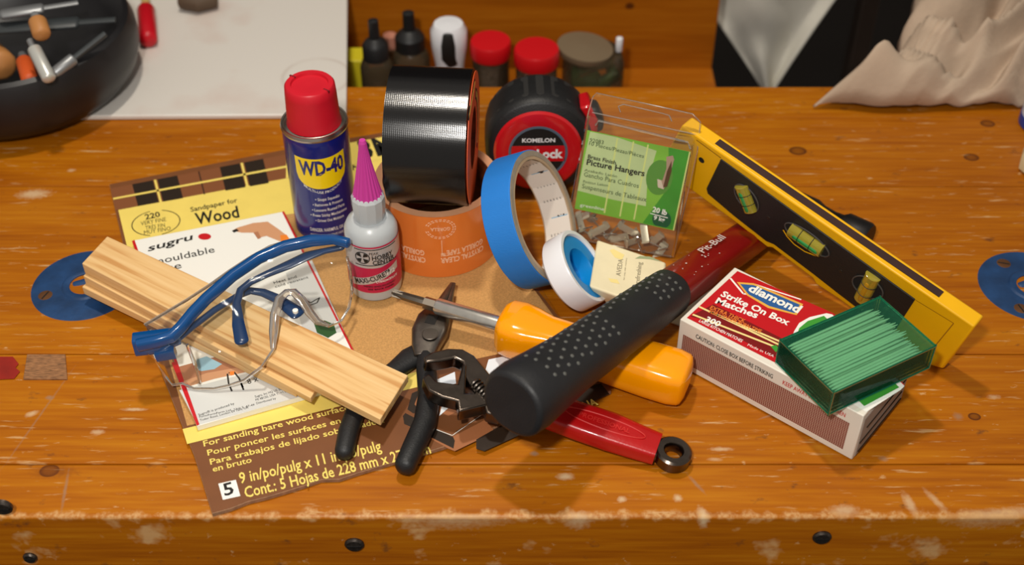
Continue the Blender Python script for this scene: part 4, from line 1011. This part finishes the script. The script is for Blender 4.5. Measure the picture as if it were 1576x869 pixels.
# inner tray end at the right, slightly crushed
b = MB(); b.box(Lm - .001, Lm + .0006, .0022, Dm - .0022, .002, Zm - .004, 0); b.box(Lm + .0005, Lm + .0012, .004, Dm - .004, .004, .0050, 1); b.box(Lm + .0005, Lm + .0012, .003, Dm - .006, .012, .0126, 1); b.box(Lm + .0005, Lm + .0012, .008, Dm - .003, .021, .0214, 1)
b.build('tray_end', [K('grey_board', (150, 138, 128), .7), m_dkbrown], mb_)
Mtp = Mm @ Matrix.Translation((0, 0, Zm)); Pm = Pl(Mtp)
b = MB(); P = lambda pts, mi, z=.0001: Pm.poly(b, pts, z, mi)
m_mred = K('matchbox_red', (190, 16, 26), .35); m_mred2 = K('matchbox_dark_red', (120, 12, 14), .4); m_mblue = K('match_blue', (40, 90, 150), .4); m_mgold = K('match_gold', (226, 170, 70), .4); m_mgreen = K('match_green', (60, 150, 50), .4); m_wood = K('match_stick_print', (236, 214, 140), .4); m_morange = K('match_orange_ink', (240, 130, 50), .4)
P([(1135, 417), (1057, 489), (1331, 628), (1392, 592), (1283, 482)], 0)
P([(1098, 468), (1234, 536), (1215, 560), (1075, 490), (1062, 487)], 1, .00013)
P([(1281, 484), (1272, 482), (1246, 488), (1230, 497), (1222, 510), (1215, 530), (1262, 590), (1333, 634), (1386, 600), (1392, 594)], 2, .00016)
P([(1268, 486), (1243, 494), (1230, 505), (1224, 522), (1330, 625), (1384, 596)], 5, .00018)
P([(1098, 418 + 8), (1107, 437), (1124, 444), (1100, 421)], 2, .00014) if False else None
Pm.line(b, [(1124, 428), (1144, 452), (1180, 456)], .0012, .00014, 2); Pm.line(b, [(1160, 437), (1233, 461)], .0010, .00014, 2)
P([(1134, 434), (1160, 436), (1236, 468), (1226, 485), (1182, 474), (1150, 455)], 4, .00018)
P([(1139, 437), (1160, 439), (1231, 469), (1223, 482), (1184, 471), (1152, 453)], 3, .0002)
for (a_, c_) in (((1076, 472), (1200, 531)), ((1066, 484), (1196, 535)), ((1093, 480), (1204, 527))):
    Pm.line(b, [a_, c_], .0014, .0002, 6)
P([(1186, 533), (1194, 531), (1200, 537), (1194, 542)], 5, .00022)
T = lambda s_, a_, c_, h, mi=2, bo=.0: Pm.text(b, s_, a_, c_, h, z=.00026, mi=mi, bold=bo)
T('diamond', (1150, 447), (1228, 482), 13, 2, .035)
T('Strike On Box', (1108, 455), (1212, 501), 10, 2, .03); T('Matches', (1100, 466), (1164, 490), 10, 2, .03)
T('EXTRA THICK', (1092, 475), (1145, 497), 6, 7, .01); T('FOR LONGER BURN TIME', (1090, 481), (1170, 513), 6, 7, .01)
T('300', (1084, 494), (1106, 503), 9, 2, .03); T('LARGE KITCHEN MATCHES', (1075, 495), (1141, 527), 5, 2, .01); T('Made in USA', (1150, 532), (1190, 550), 4, 2)
b.build('top_print', [m_mred, m_mred2, m_white, m_mblue, m_mgold, m_mgreen, m_wood, m_morange], mb_, world=False, smooth=0)
o = C.objects[-1] if False else None
bpy.data.objects['top_print'].location = (0, 0, Zm)
def striker():
    m, t, bs = newmat('striking_strip'); N = Nd(t)
    tc = N.n('ShaderNodeTexCoord').outputs['Object']
    mp = N.n('ShaderNodeMapping', i_0=tc); mp.inputs['Scale'].default_value = (780, 1, 780)
    v = N.n('ShaderNodeTexVoronoi', i_0=mp.outputs[0]); v.inputs['Scale'].default_value = 1; v.inputs['Randomness'].default_value = 0.0
    f = mathn(N, 'GREATER_THAN', v.outputs['Distance'], .42)
    n = N.n('ShaderNodeTexNoise', i_0=tc); n.inputs['Scale'].default_value = 60; n.inputs['Detail'].default_value = 4
    red = mixc(N, n.outputs[0], RGB(104, 40, 34), RGB(140, 66, 54))
    t.links.new(mixc(N, f, red, RGB(184, 150, 130)), bs.inputs['Base Color']); bs.inputs['Roughness'].default_value = .7
    return m
b = MB(); b.add([(.0035, -.00015, .0045), (Lm - .0065, -.00015, .0045), (Lm - .0065, -.00015, .0265), (.0035, -.00015, .0265)], [(0, 1, 2, 3)]); b.build('striking_surface', striker(), mb_, smooth=0)
Mfr = Mm @ frame((0, 0, 0), (1, 0, 0), y=(0, 0, 1)); Pf = Pl(Mfr)
b = MB(); Mloc = frame((0, 0, 0), (1, 0, 0), y=(0, 0, 1))
def ft(s_, x0, x1, z, h, mi):
    vs, fs, wd = textmesh(s_, .008); k = (x1 - x0) / wd; b.add([(x0 + x * k, z + y * h, .0003) for x, y in vs], fs, mi, Mloc)
ft('CAUTION: CLOSE BOX BEFORE STRIKING', .012, .064, .0290, .0032, 0); ft('KEEP AWAY FROM CHILDREN', .0705, .110, .0290, .0032, 1)
b.build('side_print', [m_black, m_red], mb_, smooth=0)

# ---------------------------------------------------------------- toothpick box and toothpicks
Mt_ = frame((.1719, .4605, .0375), (.8722, .4882, 0), y=(-.4882, .8722, 0)); Lt, Dt, Ht = .0725, .0457, .0187
tb = thing('toothpick_box', 'transparent green plastic toothpick box on top of the matchbox', 'box', Mt_)
m_gclear = clearmat('green_clear_plastic', (.74, .95, .87), .16, .06, .07, (40, 150, 115))
m_gclear2 = clearmat('green_clear_edge', (.20, .62, .48), .2, .15, .45, (10, 120, 90))
b = MB(); t_ = .0010
b.box(0, Lt, 0, Dt, 0, t_)
for q in ((0, Lt, 0, t_), (0, Lt, Dt - t_, Dt), (0, t_, t_, Dt - t_), (Lt - t_, Lt, t_, Dt - t_)): b.box(q[0], q[1], q[2], q[3], t_, Ht - .0016)
b.build('tray', m_gclear, tb, smooth=0)
b = MB(); b.box(-.0002, Lt + .0002, -.0002, Dt + .0002, Ht - .0014, Ht); b.build('lid', m_gclear, tb, smooth=0)
b = MB(); r_ = .0006
for z in (r_, Ht - .001):
    for a_, c_ in (((0, 0), (Lt, 0)), ((Lt, 0), (Lt, Dt)), ((Lt, Dt), (0, Dt)), ((0, Dt), (0, 0))): b.sweep([(*a_, z), (*c_, z)], r_, n=6)
for p in ((0, 0), (Lt, 0), (Lt, Dt), (0, Dt)): b.sweep([(*p, 0), (*p, Ht)], r_, up=(1, 0, 0), n=6)
b.build('edge', m_gclear2, tb)
m_pick = K('birch_toothpick', (206, 200, 170), .6, vary=.1, vscale=40)
tpm = MB(); tpm.sweep([(0, 0, 0), (.005, 0, 0), (.059, 0, 0), (.064, 0, 0)], [.0002, .00095, .00095, .0002], n=6)
tp0 = tpm.build('toothpick', m_pick)
tag(tp0, 'pale wooden toothpick packed in the green box', 'toothpick', 'toothpicks in the green box')
k = 0
for lay in range(6):
    for j in range(20):
        if random.random() < .06: continue
        o = tp0 if k == 0 else tp0.copy()
        if k: C.objects.link(o)
        y = .0030 + j * .00208 + (lay % 2) * .0008; z = t_ + .0013 + lay * .0020 + random.uniform(0, .0002)
        M_ = Mt_ @ Matrix.Translation((.0025 + random.uniform(0, .0045), y, z)) @ Matrix.Rotation(random.uniform(-.012, .012), 4, 'Z') @ Matrix.Rotation(random.uniform(-.006, .006), 4, 'Y')
        o.matrix_world = M_; k += 1

# ---------------------------------------------------------------- safety glasses
gl = thing('safety_glasses', 'clear safety glasses with blue brow bar resting on the wood strips', 'glasses', at(380, 500, .03))
m_blue = K('glasses_blue', (6, 70, 128), .22, coat=.5); m_bluedk = K('temple_blue', (16, 48, 88), .3, coat=.3)
m_lens = clearmat('lens_clear', (.965, .97, .96), .10, .03, .035, (170, 165, 150)); m_rim = clearmat('lens_edge', (.80, .74, .66), .5, .10, .14, (200, 175, 150))
bar = [(212, 531, .040), (240, 525, .041), (264, 518, .042), (278, 504, .043), (296, 482, .044), (317, 460, .045), (358, 424, .047), (398, 397, .049), (439, 379, .051), (480, 370, .053), (513, 368, .055), (536, 374, .056)]
bw = [at(*p) for p in bar]
b = MB(); b.sweep(bw, [(.0030, .0038)] * 3 + [(.0030, .0038)] * 7 + [(.0028, .0030)] * 2, n=16, power=3, roundends=.001); b.build('brow_bar', m_blue, gl, world=True)
b = MB(); b.sweep([at(206, 530, .037), at(240, 526, .037), at(276, 516, .037)], [(.0045, .0064), (.0050, .0062), (.0036, .0046)], n=16, power=6); b.build('hinge_block', m_blue, gl, world=True, bevel=.0005)
b = MB(); b.sweep([at(240, 546, .030), at(270, 541, .031)], [(.003, .0035)] * 2, n=12, power=6); b.build('hinge_tab', m_blue, gl, world=True)
rimp = [(233, 540, .030), (242, 558, .020), (255, 579, .010), (266, 592, .0088), (281, 590, .0085), (299, 598, .0088), (329, 598, .0100), (352, 593, .0115), (376, 585, .0150), (403, 564, .0240), (420, 538, .0270), (424, 512, .0290), (422, 490, .0320), (428, 460, .0360), (440, 448, .0380), (452, 447, .0380), (463, 458, .0350), (475, 480, .0290), (488, 496, .0250), (505, 502, .0220), (525, 494, .0200), (537, 474, .0200), (542, 446, .0270), (539, 415, .0420), (534, 395, .0500)]
rw = [at(*p) for p in rimp]
b = MB()
def seg(pl_, t):
    L_ = [0]
    for p, q in zip(pl_, pl_[1:]): L_.append(L_[-1] + (q - p).length)
    d = t * L_[-1]
    for i in range(len(pl_) - 1):
        if d <= L_[i + 1] + 1e-9: return pl_[i].lerp(pl_[i + 1], (d - L_[i]) / (L_[i + 1] - L_[i]))
    return pl_[-1]
# lens: ruled between bar and rim with a light bulge toward the front
corr = [(0, 0), (.06, 2), (.10, 4), (.22, 6), (.33, 8), (.42, 9), (.47, 11), (.52, 13), (.58, 15), (.66, 17), (.76, 19), (.88, 21), (.95, 23), (1, 24)]
def lens(u, v):
    x = u * (len(corr) - 1); i = min(int(x), len(corr) - 2); t = x - i
    tb_ = corr[i][0] * (1 - t) + corr[i + 1][0] * t; ri = corr[i][1] * (1 - t) + corr[i + 1][1] * t
    i2 = min(int(ri), len(rw) - 2); B_ = rw[i2].lerp(rw[i2 + 1], ri - i2); A_ = seg(bw, tb_)
    p = A_.lerp(B_, v); return p + Vector((.25, -.6, 0)) * (.006 * sin(pi * v))
b.grid(lens, 52, 10); b.build('lens', m_lens, gl, world=True, smooth=180)
b = MB(); b.sweep(rw, [.0009] * len(rw), n=8); b.build('lens_rim', m_rim, gl, world=True)
b = MB(); npth = [at(*p) for p in ((420, 536, .0275), (421, 510, .0300), (423, 484, .0330), (430, 460, .0370), (441, 450, .0390), (452, 449, .0390), (464, 461, .0360), (476, 480, .0300), (489, 495, .0260), (504, 500, .0235))]
b.sweep(npth, [(.0015, .0008), (.0028, .0012), (.0030, .0014), (.0030, .0016), (.0030, .0016), (.0030, .0016), (.0030, .0016), (.0030, .0014), (.0026, .0012), (.0014, .0010)], n=12, roundends=.001); b.build('nose_bridge', clearmat('nose_clear', (.90, .86, .80), .42, .06, .10, (230, 210, 190)), gl, world=True)
# clear shelf above the bar
sh = [(222, 500, .040), (256, 480, .042), (288, 461, .044), (320, 440, .045), (352, 417, .046), (384, 396, .047), (415, 379, .048), (447, 369, .049), (480, 364, .051)]
shw = [at(*p) for p in sh]; b = MB(); b.grid(lambda u, v: seg(shw, u).lerp(seg(bw[1:10], u), v), 24, 3); b.build('top_shelf', clearmat('shelf_clear', (.95, .94, .91), .16, .06, .05, (170, 160, 150)), gl, world=True, solid=.0006)
b = MB(); b.sweep(shw, [.0009] * len(shw), n=8); b.build('shelf_rim', m_rim, gl, world=True)
# side shield rib at left
b = MB(); b.sweep([at(288, 530, .036), at(300, 560, .020), at(308, 590, .009)], [.0010, .0012, .0008], n=8); b.build('side_rib', m_rim, gl, world=True)
# temples folded behind the lens
tA = [at(*p) for p in ((524, 381, .0500), (500, 386, .0480), (472, 394, .045), (445, 407, .042), (410, 422, .041), (385, 434, .040), (370, 446, .039), (364, 467, .038), (367, 500, .036), (372, 524, .0345))]
b = MB(); b.sweep(tA, [(.0022, .0018), (.0022, .0018), (.0040, .0018), (.0038, .0018), (.0026, .0018), (.0024, .0018), (.0024, .0018), (.0026, .0018), (.0038, .0018), (.0042, .0018)], n=14, roundends=.003); b.build('temple', m_bluedk, gl, world=True)
tB = [at(*p) for p in ((268, 526, .036), (297, 502, .037), (330, 477, .0375), (364, 456, .0345), (385, 447, .0335), (405, 450, .0330), (428, 460, .0320), (445, 473, .0310), (458, 482, .0305))]
b = MB(); b.sweep(tB, [(.0022, .0018)] * 4 + [(.0028, .0018), (.0032, .0018), (.0036, .0018), (.0046, .0018), (.0052, .0018)], n=14, roundends=.003); o = b.build('temple', m_bluedk, gl, world=True)
b = MB(); b.lathe([(.0017, -.0005), (.0017, .0022), (.0001, .0026)], 16, M=Matrix.Translation(at(455, 481, .0315))); b.build('rivet', m_white, o, world=True)

# ---------------------------------------------------------------- background: melamine board, bowl of tools, pens
wbrd = thing('melamine_board', 'white melamine board lying at the back left of the bench', 'board', at(320, 90, .0002))
ZBd = .0045
b = MB(); P0.prism(b, [(40, 176), (533, 174), (535, -60), (-330, -60), (-330, 176)], .0003, .0003)
b = MB(); pq = [Vector((at(x, y, ZBd))) for x, y in ((-60, 179), (533, 176), (535, -21), (-330, -21))]
b.prism([(p.x, p.y) for p in pq], .0004, ZBd); 
def boardmat():
    m, t, bs = newmat('stained_melamine'); N = Nd(t)
    tc = N.n('ShaderNodeNewGeometry').outputs['Position']
    n = N.n('ShaderNodeTexNoise', i_0=tc); n.inputs['Scale'].default_value = 14; n.inputs['Detail'].default_value = 4
    f = N.n('ShaderNodeMapRange', i_0=n.outputs[0], i_1=.55, i_2=.75).outputs[0]
    col = mixc(N, mathn(N, 'MULTIPLY', f, .5), RGB(214, 208, 200), RGB(196, 160, 146))
    c = at(487, 118, ZBd)
    d = N.n('ShaderNodeVectorMath', operation='DISTANCE', i_0=tc); d.inputs[1].default_value = c
    k = ramp(N, mathn(N, 'MULTIPLY', d.outputs['Value'], 20), [(.48, (0, 0, 0, 1)), (.53, (.5, .5, .5, 1)), (.58, (0, 0, 0, 1))])
    n2 = N.n('ShaderNodeTexNoise', i_0=tc); n2.inputs['Scale'].default_value = 40
    col = mixc(N, mathn(N, 'MULTIPLY', k, mathn(N, 'MULTIPLY', n2.outputs[0], .9)), col, RGB(150, 120, 100))
    t.links.new(col, bs.inputs['Base Color']); bs.inputs['Roughness'].default_value = .35
    return m
b.build('panel', boardmat(), wbrd, world=True, bevel=.001)
# bowl
bc = Vector((at(4, 60, .05).x, .838, ZBd + .0004))
bowl = thing('parts_bowl', 'black rubber bowl full of tools at the back left', 'bowl', bc)
MB().lathe([(.0001, 0), (.074, 0), (.083, .004), (.091, .014), (.0955, .028), (.0950, .042), (.0915, .052), (.0880, .054), (.0840, .051), (.0780, .040), (.0680, .024), (.050, .014), (.0001, .012)], 72).build('bowl', K('bowl_rubber', (26, 25, 27), .42, vary=.15), bowl)
def bar_thing(name, lab_, cat, p0, p1, r, m, grp=None, m2=None, frac=.4, flat=1):
    p0, p1 = Vector(p0), Vector(p1); Mx = frame(p0, p1 - p0, z=(0, 0, 1)); l = (p1 - p0).length
    t = thing(name, lab_, cat, Mx, grp)
    MB().sweep([(0, 0, 0), (l * frac, 0, 0)], [(r, r * flat)] * 2, n=14, roundends=r * .5).build('handle', m, t)
    MB().sweep([(l * frac, 0, 0), (l, 0, 0)], [(r * .5, r * .5 * flat)] * 2, n=10).build('shaft', m2 or m_steel, t)
    return t
m_wd = K('tool_wood', (176, 120, 66), .5); m_gh = K('tool_grey', (140, 142, 144), .4, .6); m_or = K('tool_orange', (206, 84, 30), .5); m_gd = K('tool_dark', (52, 56, 58), .4)
Z0 = .0124
def B(px, py, z): return at(px, py, z)
bar_thing('hex_driver', 'grey metal rod slanting across the bowl of tools', 'tool', B(78, 118, .055), B(162, 52, .071), .0045, m_gh, m2=m_gd)
bar_thing('glue_brush', 'small brush with shiny white metal handle in the bowl', 'brush', B(75, 120, .064), B(46, 62, .078), .0050, K('brush_white', (196, 196, 190), .3, .4), m2=m_gh, frac=.75)
bar_thing('file_tool', 'dark flat file lying across the bowl top', 'file', B(-30, 46, .0635), B(178, 30, .0635), .0075, m_gd, m2=m_gd, frac=.7, flat=.4)
bar_thing('orange_awl', 'orange-handled awl at the front of the bowl', 'awl', B(46, 124, .048), B(34, 84, .046), .006, m_or, m2=m_gh, frac=.7)
bar_thing('wooden_mallet', 'round brown wooden tool end at the left of the bowl', 'tool', B(2, 100, .044), B(-30, 70, .040), .0115, m_wd, m2=m_wd, frac=.6)
bar_thing('small_chisel', 'brown wooden-handled chisel upright in the bowl', 'chisel', B(64, 52, .084), B(54, 22, .090), .0065, m_wd, m2=m_gh, frac=.6)
bar_thing('steel_scraper', 'long grey steel tool at the top of the bowl', 'scraper', B(5, 22, .074), B(120, 4, .074), .006, m_gh, m2=m_gh, frac=.5, flat=.5)
# red-capped marker and dark stub on board
mk = bar_thing('red_marker', 'red capped marker lying on the white board', 'marker', B(228, 60, ZBd + .0078), B(223, -10, ZBd + .0078), .0074, K('marker_red', (190, 14, 30), .35), m2=K('marker_gold', (190, 160, 100), .4), frac=.62)
st = thing('brown_stub', 'dark brown lump at the top of the white board', 'lump', B(304, 4, ZBd))
MB().sweep([B(280, 2, ZBd + .008), B(304, 5, ZBd + .008), B(330, 0, ZBd + .008)], [(.006, .007), (.008, .0075), (.006, .007)], n=14, roundends=.003).build('lump', K('brown_lump', (84, 66, 50), .7), st, world=True)

# ---------------------------------------------------------------- bottles and jars in the tray
zf = -.0848
def jar(name, lab_, cat, px, py, z, Y, r, h_lid, lid_m, glass_m, grp=None, neck=None, inside=None):
    d = ray(px, py); k = Y / d.y; p = CAM + d * k   # point on the lid top
    t = thing(name, lab_, cat, Vector((p.x, Y, zf)), grp); top = p.z - zf
    return t, top
m_glass = clearmat('jar_glass', (.80, .76, .68), .25, .04, .22, (120, 104, 80)); m_dglass = K('brown_glass', (60, 44, 26), .12, coat=.6)
m_redlid = K('red_lid', (196, 16, 24), .35); m_greyst = K('nails_inside', (120, 110, 108), .6, vary=.5, vscale=300)
for lb, px, py, Y, r, ins in (('red-lidded jar to the left of its twin, behind the black roll', 755, 62, .915, .0170, m_greyst), ('red-lidded jar with white contents behind the tape measure', 826, 74, .900, .0186, K('white_contents', (206, 200, 196), .6, vary=.3, vscale=100))):
    t, top = jar('jar', lb, 'jar', px, py, 0, Y, r, 0, None, None, 'red-lidded jars')
    MB().lathe([(r * .9, 0), (r * .92, .002), (r * .92, top - .014)], 40).build('glass', m_glass, t)
    MB().lathe([(r * .84, .001), (r * .84, top - .022)], 32).build('contents', ins, t)
    MB().lathe([(r, top - .014), (r * 1.02, top - .012), (r * 1.02, top - .002), (r * .96, top), (.0001, top + .0004)], 48).build('lid', m_redlid, t)
# two dropper bottles
for lb, px, py, Y, r in (('brown glass bottle with black nozzle cap, farthest left in the tray', 574, 30, .905, .0140), ('brown glass bottle with taller black nozzle, right of its neighbour', 628, 18, .945, .0165)):
    t, top = jar('nozzle_bottle', lb, 'bottle', px, py, 0, Y, r, 0, None, None, 'black-capped bottles')
    MB().lathe([(r * .95, 0), (r, .003), (r, top - .044), (r * .8, top - .036), (r * .5, top - .032)], 36).build('glass', m_glass, t)
    MB().lathe([(r * .85, .002), (r * .88, top - .052)], 24).build('contents', m_dglass, t)
    MB().lathe([(r * .78, top - .036), (r * .78, top - .024), (r * .6, top - .020), (r * .32, top - .017), (r * .30, top - .001), (.0001, top)], 32).build('nozzle_cap', m_rubber, t)
t, top = jar('flip_top_bottle', 'white bottle with black oval window between bottles and red lids', 'bottle', 690, 36, 0, .915, .016, 0, None, None)
MB().lathe([(.0130, 0), (.0135, .004), (.0130, top - .046), (.0118, top - .040)], 32).build('body', m_dglass, t)
MB().lathe([(.0120, top - .042), (.0125, top - .036), (.0150, top - .020), (.0152, top - .006), (.012, top), (.0001, top + .001)], 40).build('cap', m_wp, t)
b = MB(); fa = atan2(-1, .1)
b.sweep([(.003, -.0142, top - .031), (.0, -.0160, top - .024), (.0, -.0160, top - .012), (.0, -.0140, top - .003)], [(.0044, .0012), (.0060, .001), (.0060, .001), (.0044, .0012)], up=(0, -1, 0), n=14, roundends=.002); b.build('oval_window', m_black, t)
t, top = jar('yellow_box', 'yellow box at the left end of the tray behind the spray can', 'box', 543, 84, 0, .93, .01, 0, None, None)
MB().box(-.008, .010, -.01, .012, 0, top).build('box', K('yellow_box', (206, 190, 30), .5), t, bevel=.001)
t, top = jar('small_pink_bottle', 'small brown bottle with pink cap between the black nozzles', 'bottle', 600, 54, 0, .982, .01, 0, None, None)
MB().lathe([(.009, 0), (.009, top - .012)], 20).build('body', m_dglass, t); MB().lathe([(.006, top - .012), (.006, top), (.0001, top)], 20).build('cap', K('pink_dull', (190, 130, 110), .5), t)
t, top = jar('glass_jar', 'wide glass jar of green wire with grey lid, right of the red lids', 'jar', 915, 62, 0, .925, .027, 0, None, None)
R = .0265
MB().lathe([(R * .93, 0), (R, .004), (R, top - .020), (R * .9, top - .012)], 44).build('glass', m_glass, t)
MB().lathe([(R * .9, .002), (R * .9, .020), (.0001, .021)], 30).build('contents', K('cream_layer', (206, 186, 150), .6, vary=.4, vscale=120), t)
b = MB(); b.sweep([(-.018, -.010, .030), (0, -.018, .040), (.018, -.010, .046), (.012, .008, .050), (-.014, .006, .042), (-.016, -.010, .036), (.004, -.016, .048)], .0065, n=10); b.build('green_coil', K('green_wire', (36, 84, 42), .5, vary=.4, vscale=80), t)
MB().lathe([(R * .86, -.002), (R * .90, 0), (R * .90, .004), (.0001, .006)], 40, M=Matrix.Translation((-.008, 0, top - .010)) @ Matrix.Rotation(.12, 4, 'Y')).build('lid', K('grey_tin', (130, 112, 88), .5, .3), t)
MB().sweep([(.021, 0, top - .010), (.021, 0, top + .002)], .0030, up=(1, 0, 0), n=12, roundends=.001).build('stopper', m_wp, t)

# ---------------------------------------------------------------- right background: dark stool, towel, rag, cup
stl = thing('dark_stool', 'dark brown wooden stand behind the bench at right', 'stool', Vector((.40, 1.12, -.88)))
m_stl = K('dark_stained_wood', (44, 32, 24), .5, vary=.3, vscale=20)
for dx in (-.045, .10, .26): MB().box(dx - .009, dx + .009, -.012, .012, 0, 1.0).build('leg', m_stl, stl, bevel=.002)
MB().box(-.060, .30, -.008, .008, .96, 1.0).build('rail', m_stl, stl, bevel=.003)
tw_ = thing('white_towel', 'white cloth hanging to a point behind the bench', 'towel', Vector((.38, 1.09, -.04)))
m_tow = K('towel_white', (216, 212, 200), .9, vary=.08, vscale=20, bump=.4, bscale=400)
def yplane(px, py, Y):
    d = ray(px, py); return CAM + d * (Y / d.y)
def tow(u, v):
    # v from top (0) to point (1)
    Lx = 1076 + (1182 - 1076) * max(0, (v - .25) / .75) ** 1.0; Rx = 1330 + (1184 - 1330) * v ** .95
    px = Lx + (Rx - Lx) * u; py = -60 + 208 * v
    return yplane(px, py, 1.06 + .012 * sin(u * 9 + v * 2) * (1 - v * .6) + .006 * noise.noise(Vector((u * 4, v * 4, 0))))
b = MB(); b.grid(tow, 30, 24); b.build('cloth', m_tow, tw_, world=True, solid=.002, smooth=180)
b = MB(); b.box(.20, .42, 1.045, 1.105, .118, .122); b.v = [v for v in b.v]; b.build('cloth_fold', m_tow, tw_, world=True)
rag = thing('beige_rag', 'crumpled beige rag heaped on the back edge of the bench at right', 'rag', at(1400, 150, 0))
m_rag = K('rag_beige', (188, 166, 144), .95, vary=.22, vscale=14, bump=.5, bscale=300)
def ragf(u, v):
    y = .806 + .228 * v
    xl = .232 + .052 * min(1, v / .16) + .09 * v; xr = .388 + .13 * min(1, v / .3)
    x = xl + (xr - xl) * u
    e = sqrt(max(0, min(1, 9 * min(u, 1 - u) + .02)) * min(1, 14 * v + .02))
    q = Vector((x * 13 + y * 7, y * 20 - x * 6, 0))
    q2 = q + Vector((noise.noise(q * .7), noise.noise(q * .7 + Vector((9, 0, 0))), 0)) * 1.2
    rdg = 1 - abs(noise.noise(q2)) * 3.6; r2 = 1 - abs(noise.noise(q2 * 2.3 + Vector((4, 4, 2)))) * 3
    z = .0012 + e * (.022 + .080 * v ** .9 * (.4 + u * .6) + .034 * (.4 + v) * rdg + .014 * r2)
    return Vector((x + .010 * noise.noise(q2 + Vector((1, 7, 3))) * min(1, v * 8 + .3), y + .008 * noise.noise(q2 + Vector((5, 1, 8))), max(z, .0012)))
b = MB(); b.grid(ragf, 90, 90); b.build('cloth', m_rag, rag, world=True, smooth=180, solid=.0015)
# drape at top right
cup = thing('blue_white_cup', 'blue and white tin at the right edge behind the plates', 'cup', Vector((at(1598, 175).x, .787, .0004)))
MB().lathe([(.018, 0), (.0195, .001), (.0195, .008), (.0192, .009)], 36).build('base_band', K('cup_blue', (30, 60, 140), .3), cup)
MB().lathe([(.0190, .009), (.0190, .040), (.0001, .041)], 36).build('wall', K('cup_white', (196, 206, 220), .3), cup)
bk = thing('cream_block', 'small cream block at the right edge of the bench', 'block', at(1590, 262, .0005))
MB().lathe([(.009, 0), (.011, .002), (.0115, .014), (.009, .022), (.0001, .024)], 8).build('block', K('cream_block', (206, 190, 150), .6), bk)
# ---------------------------------------------------------------- end
for o in C.objects:
    if o.parent and o.name.split('.')[0] == 'lettering': o['kind'] = 'stuff'
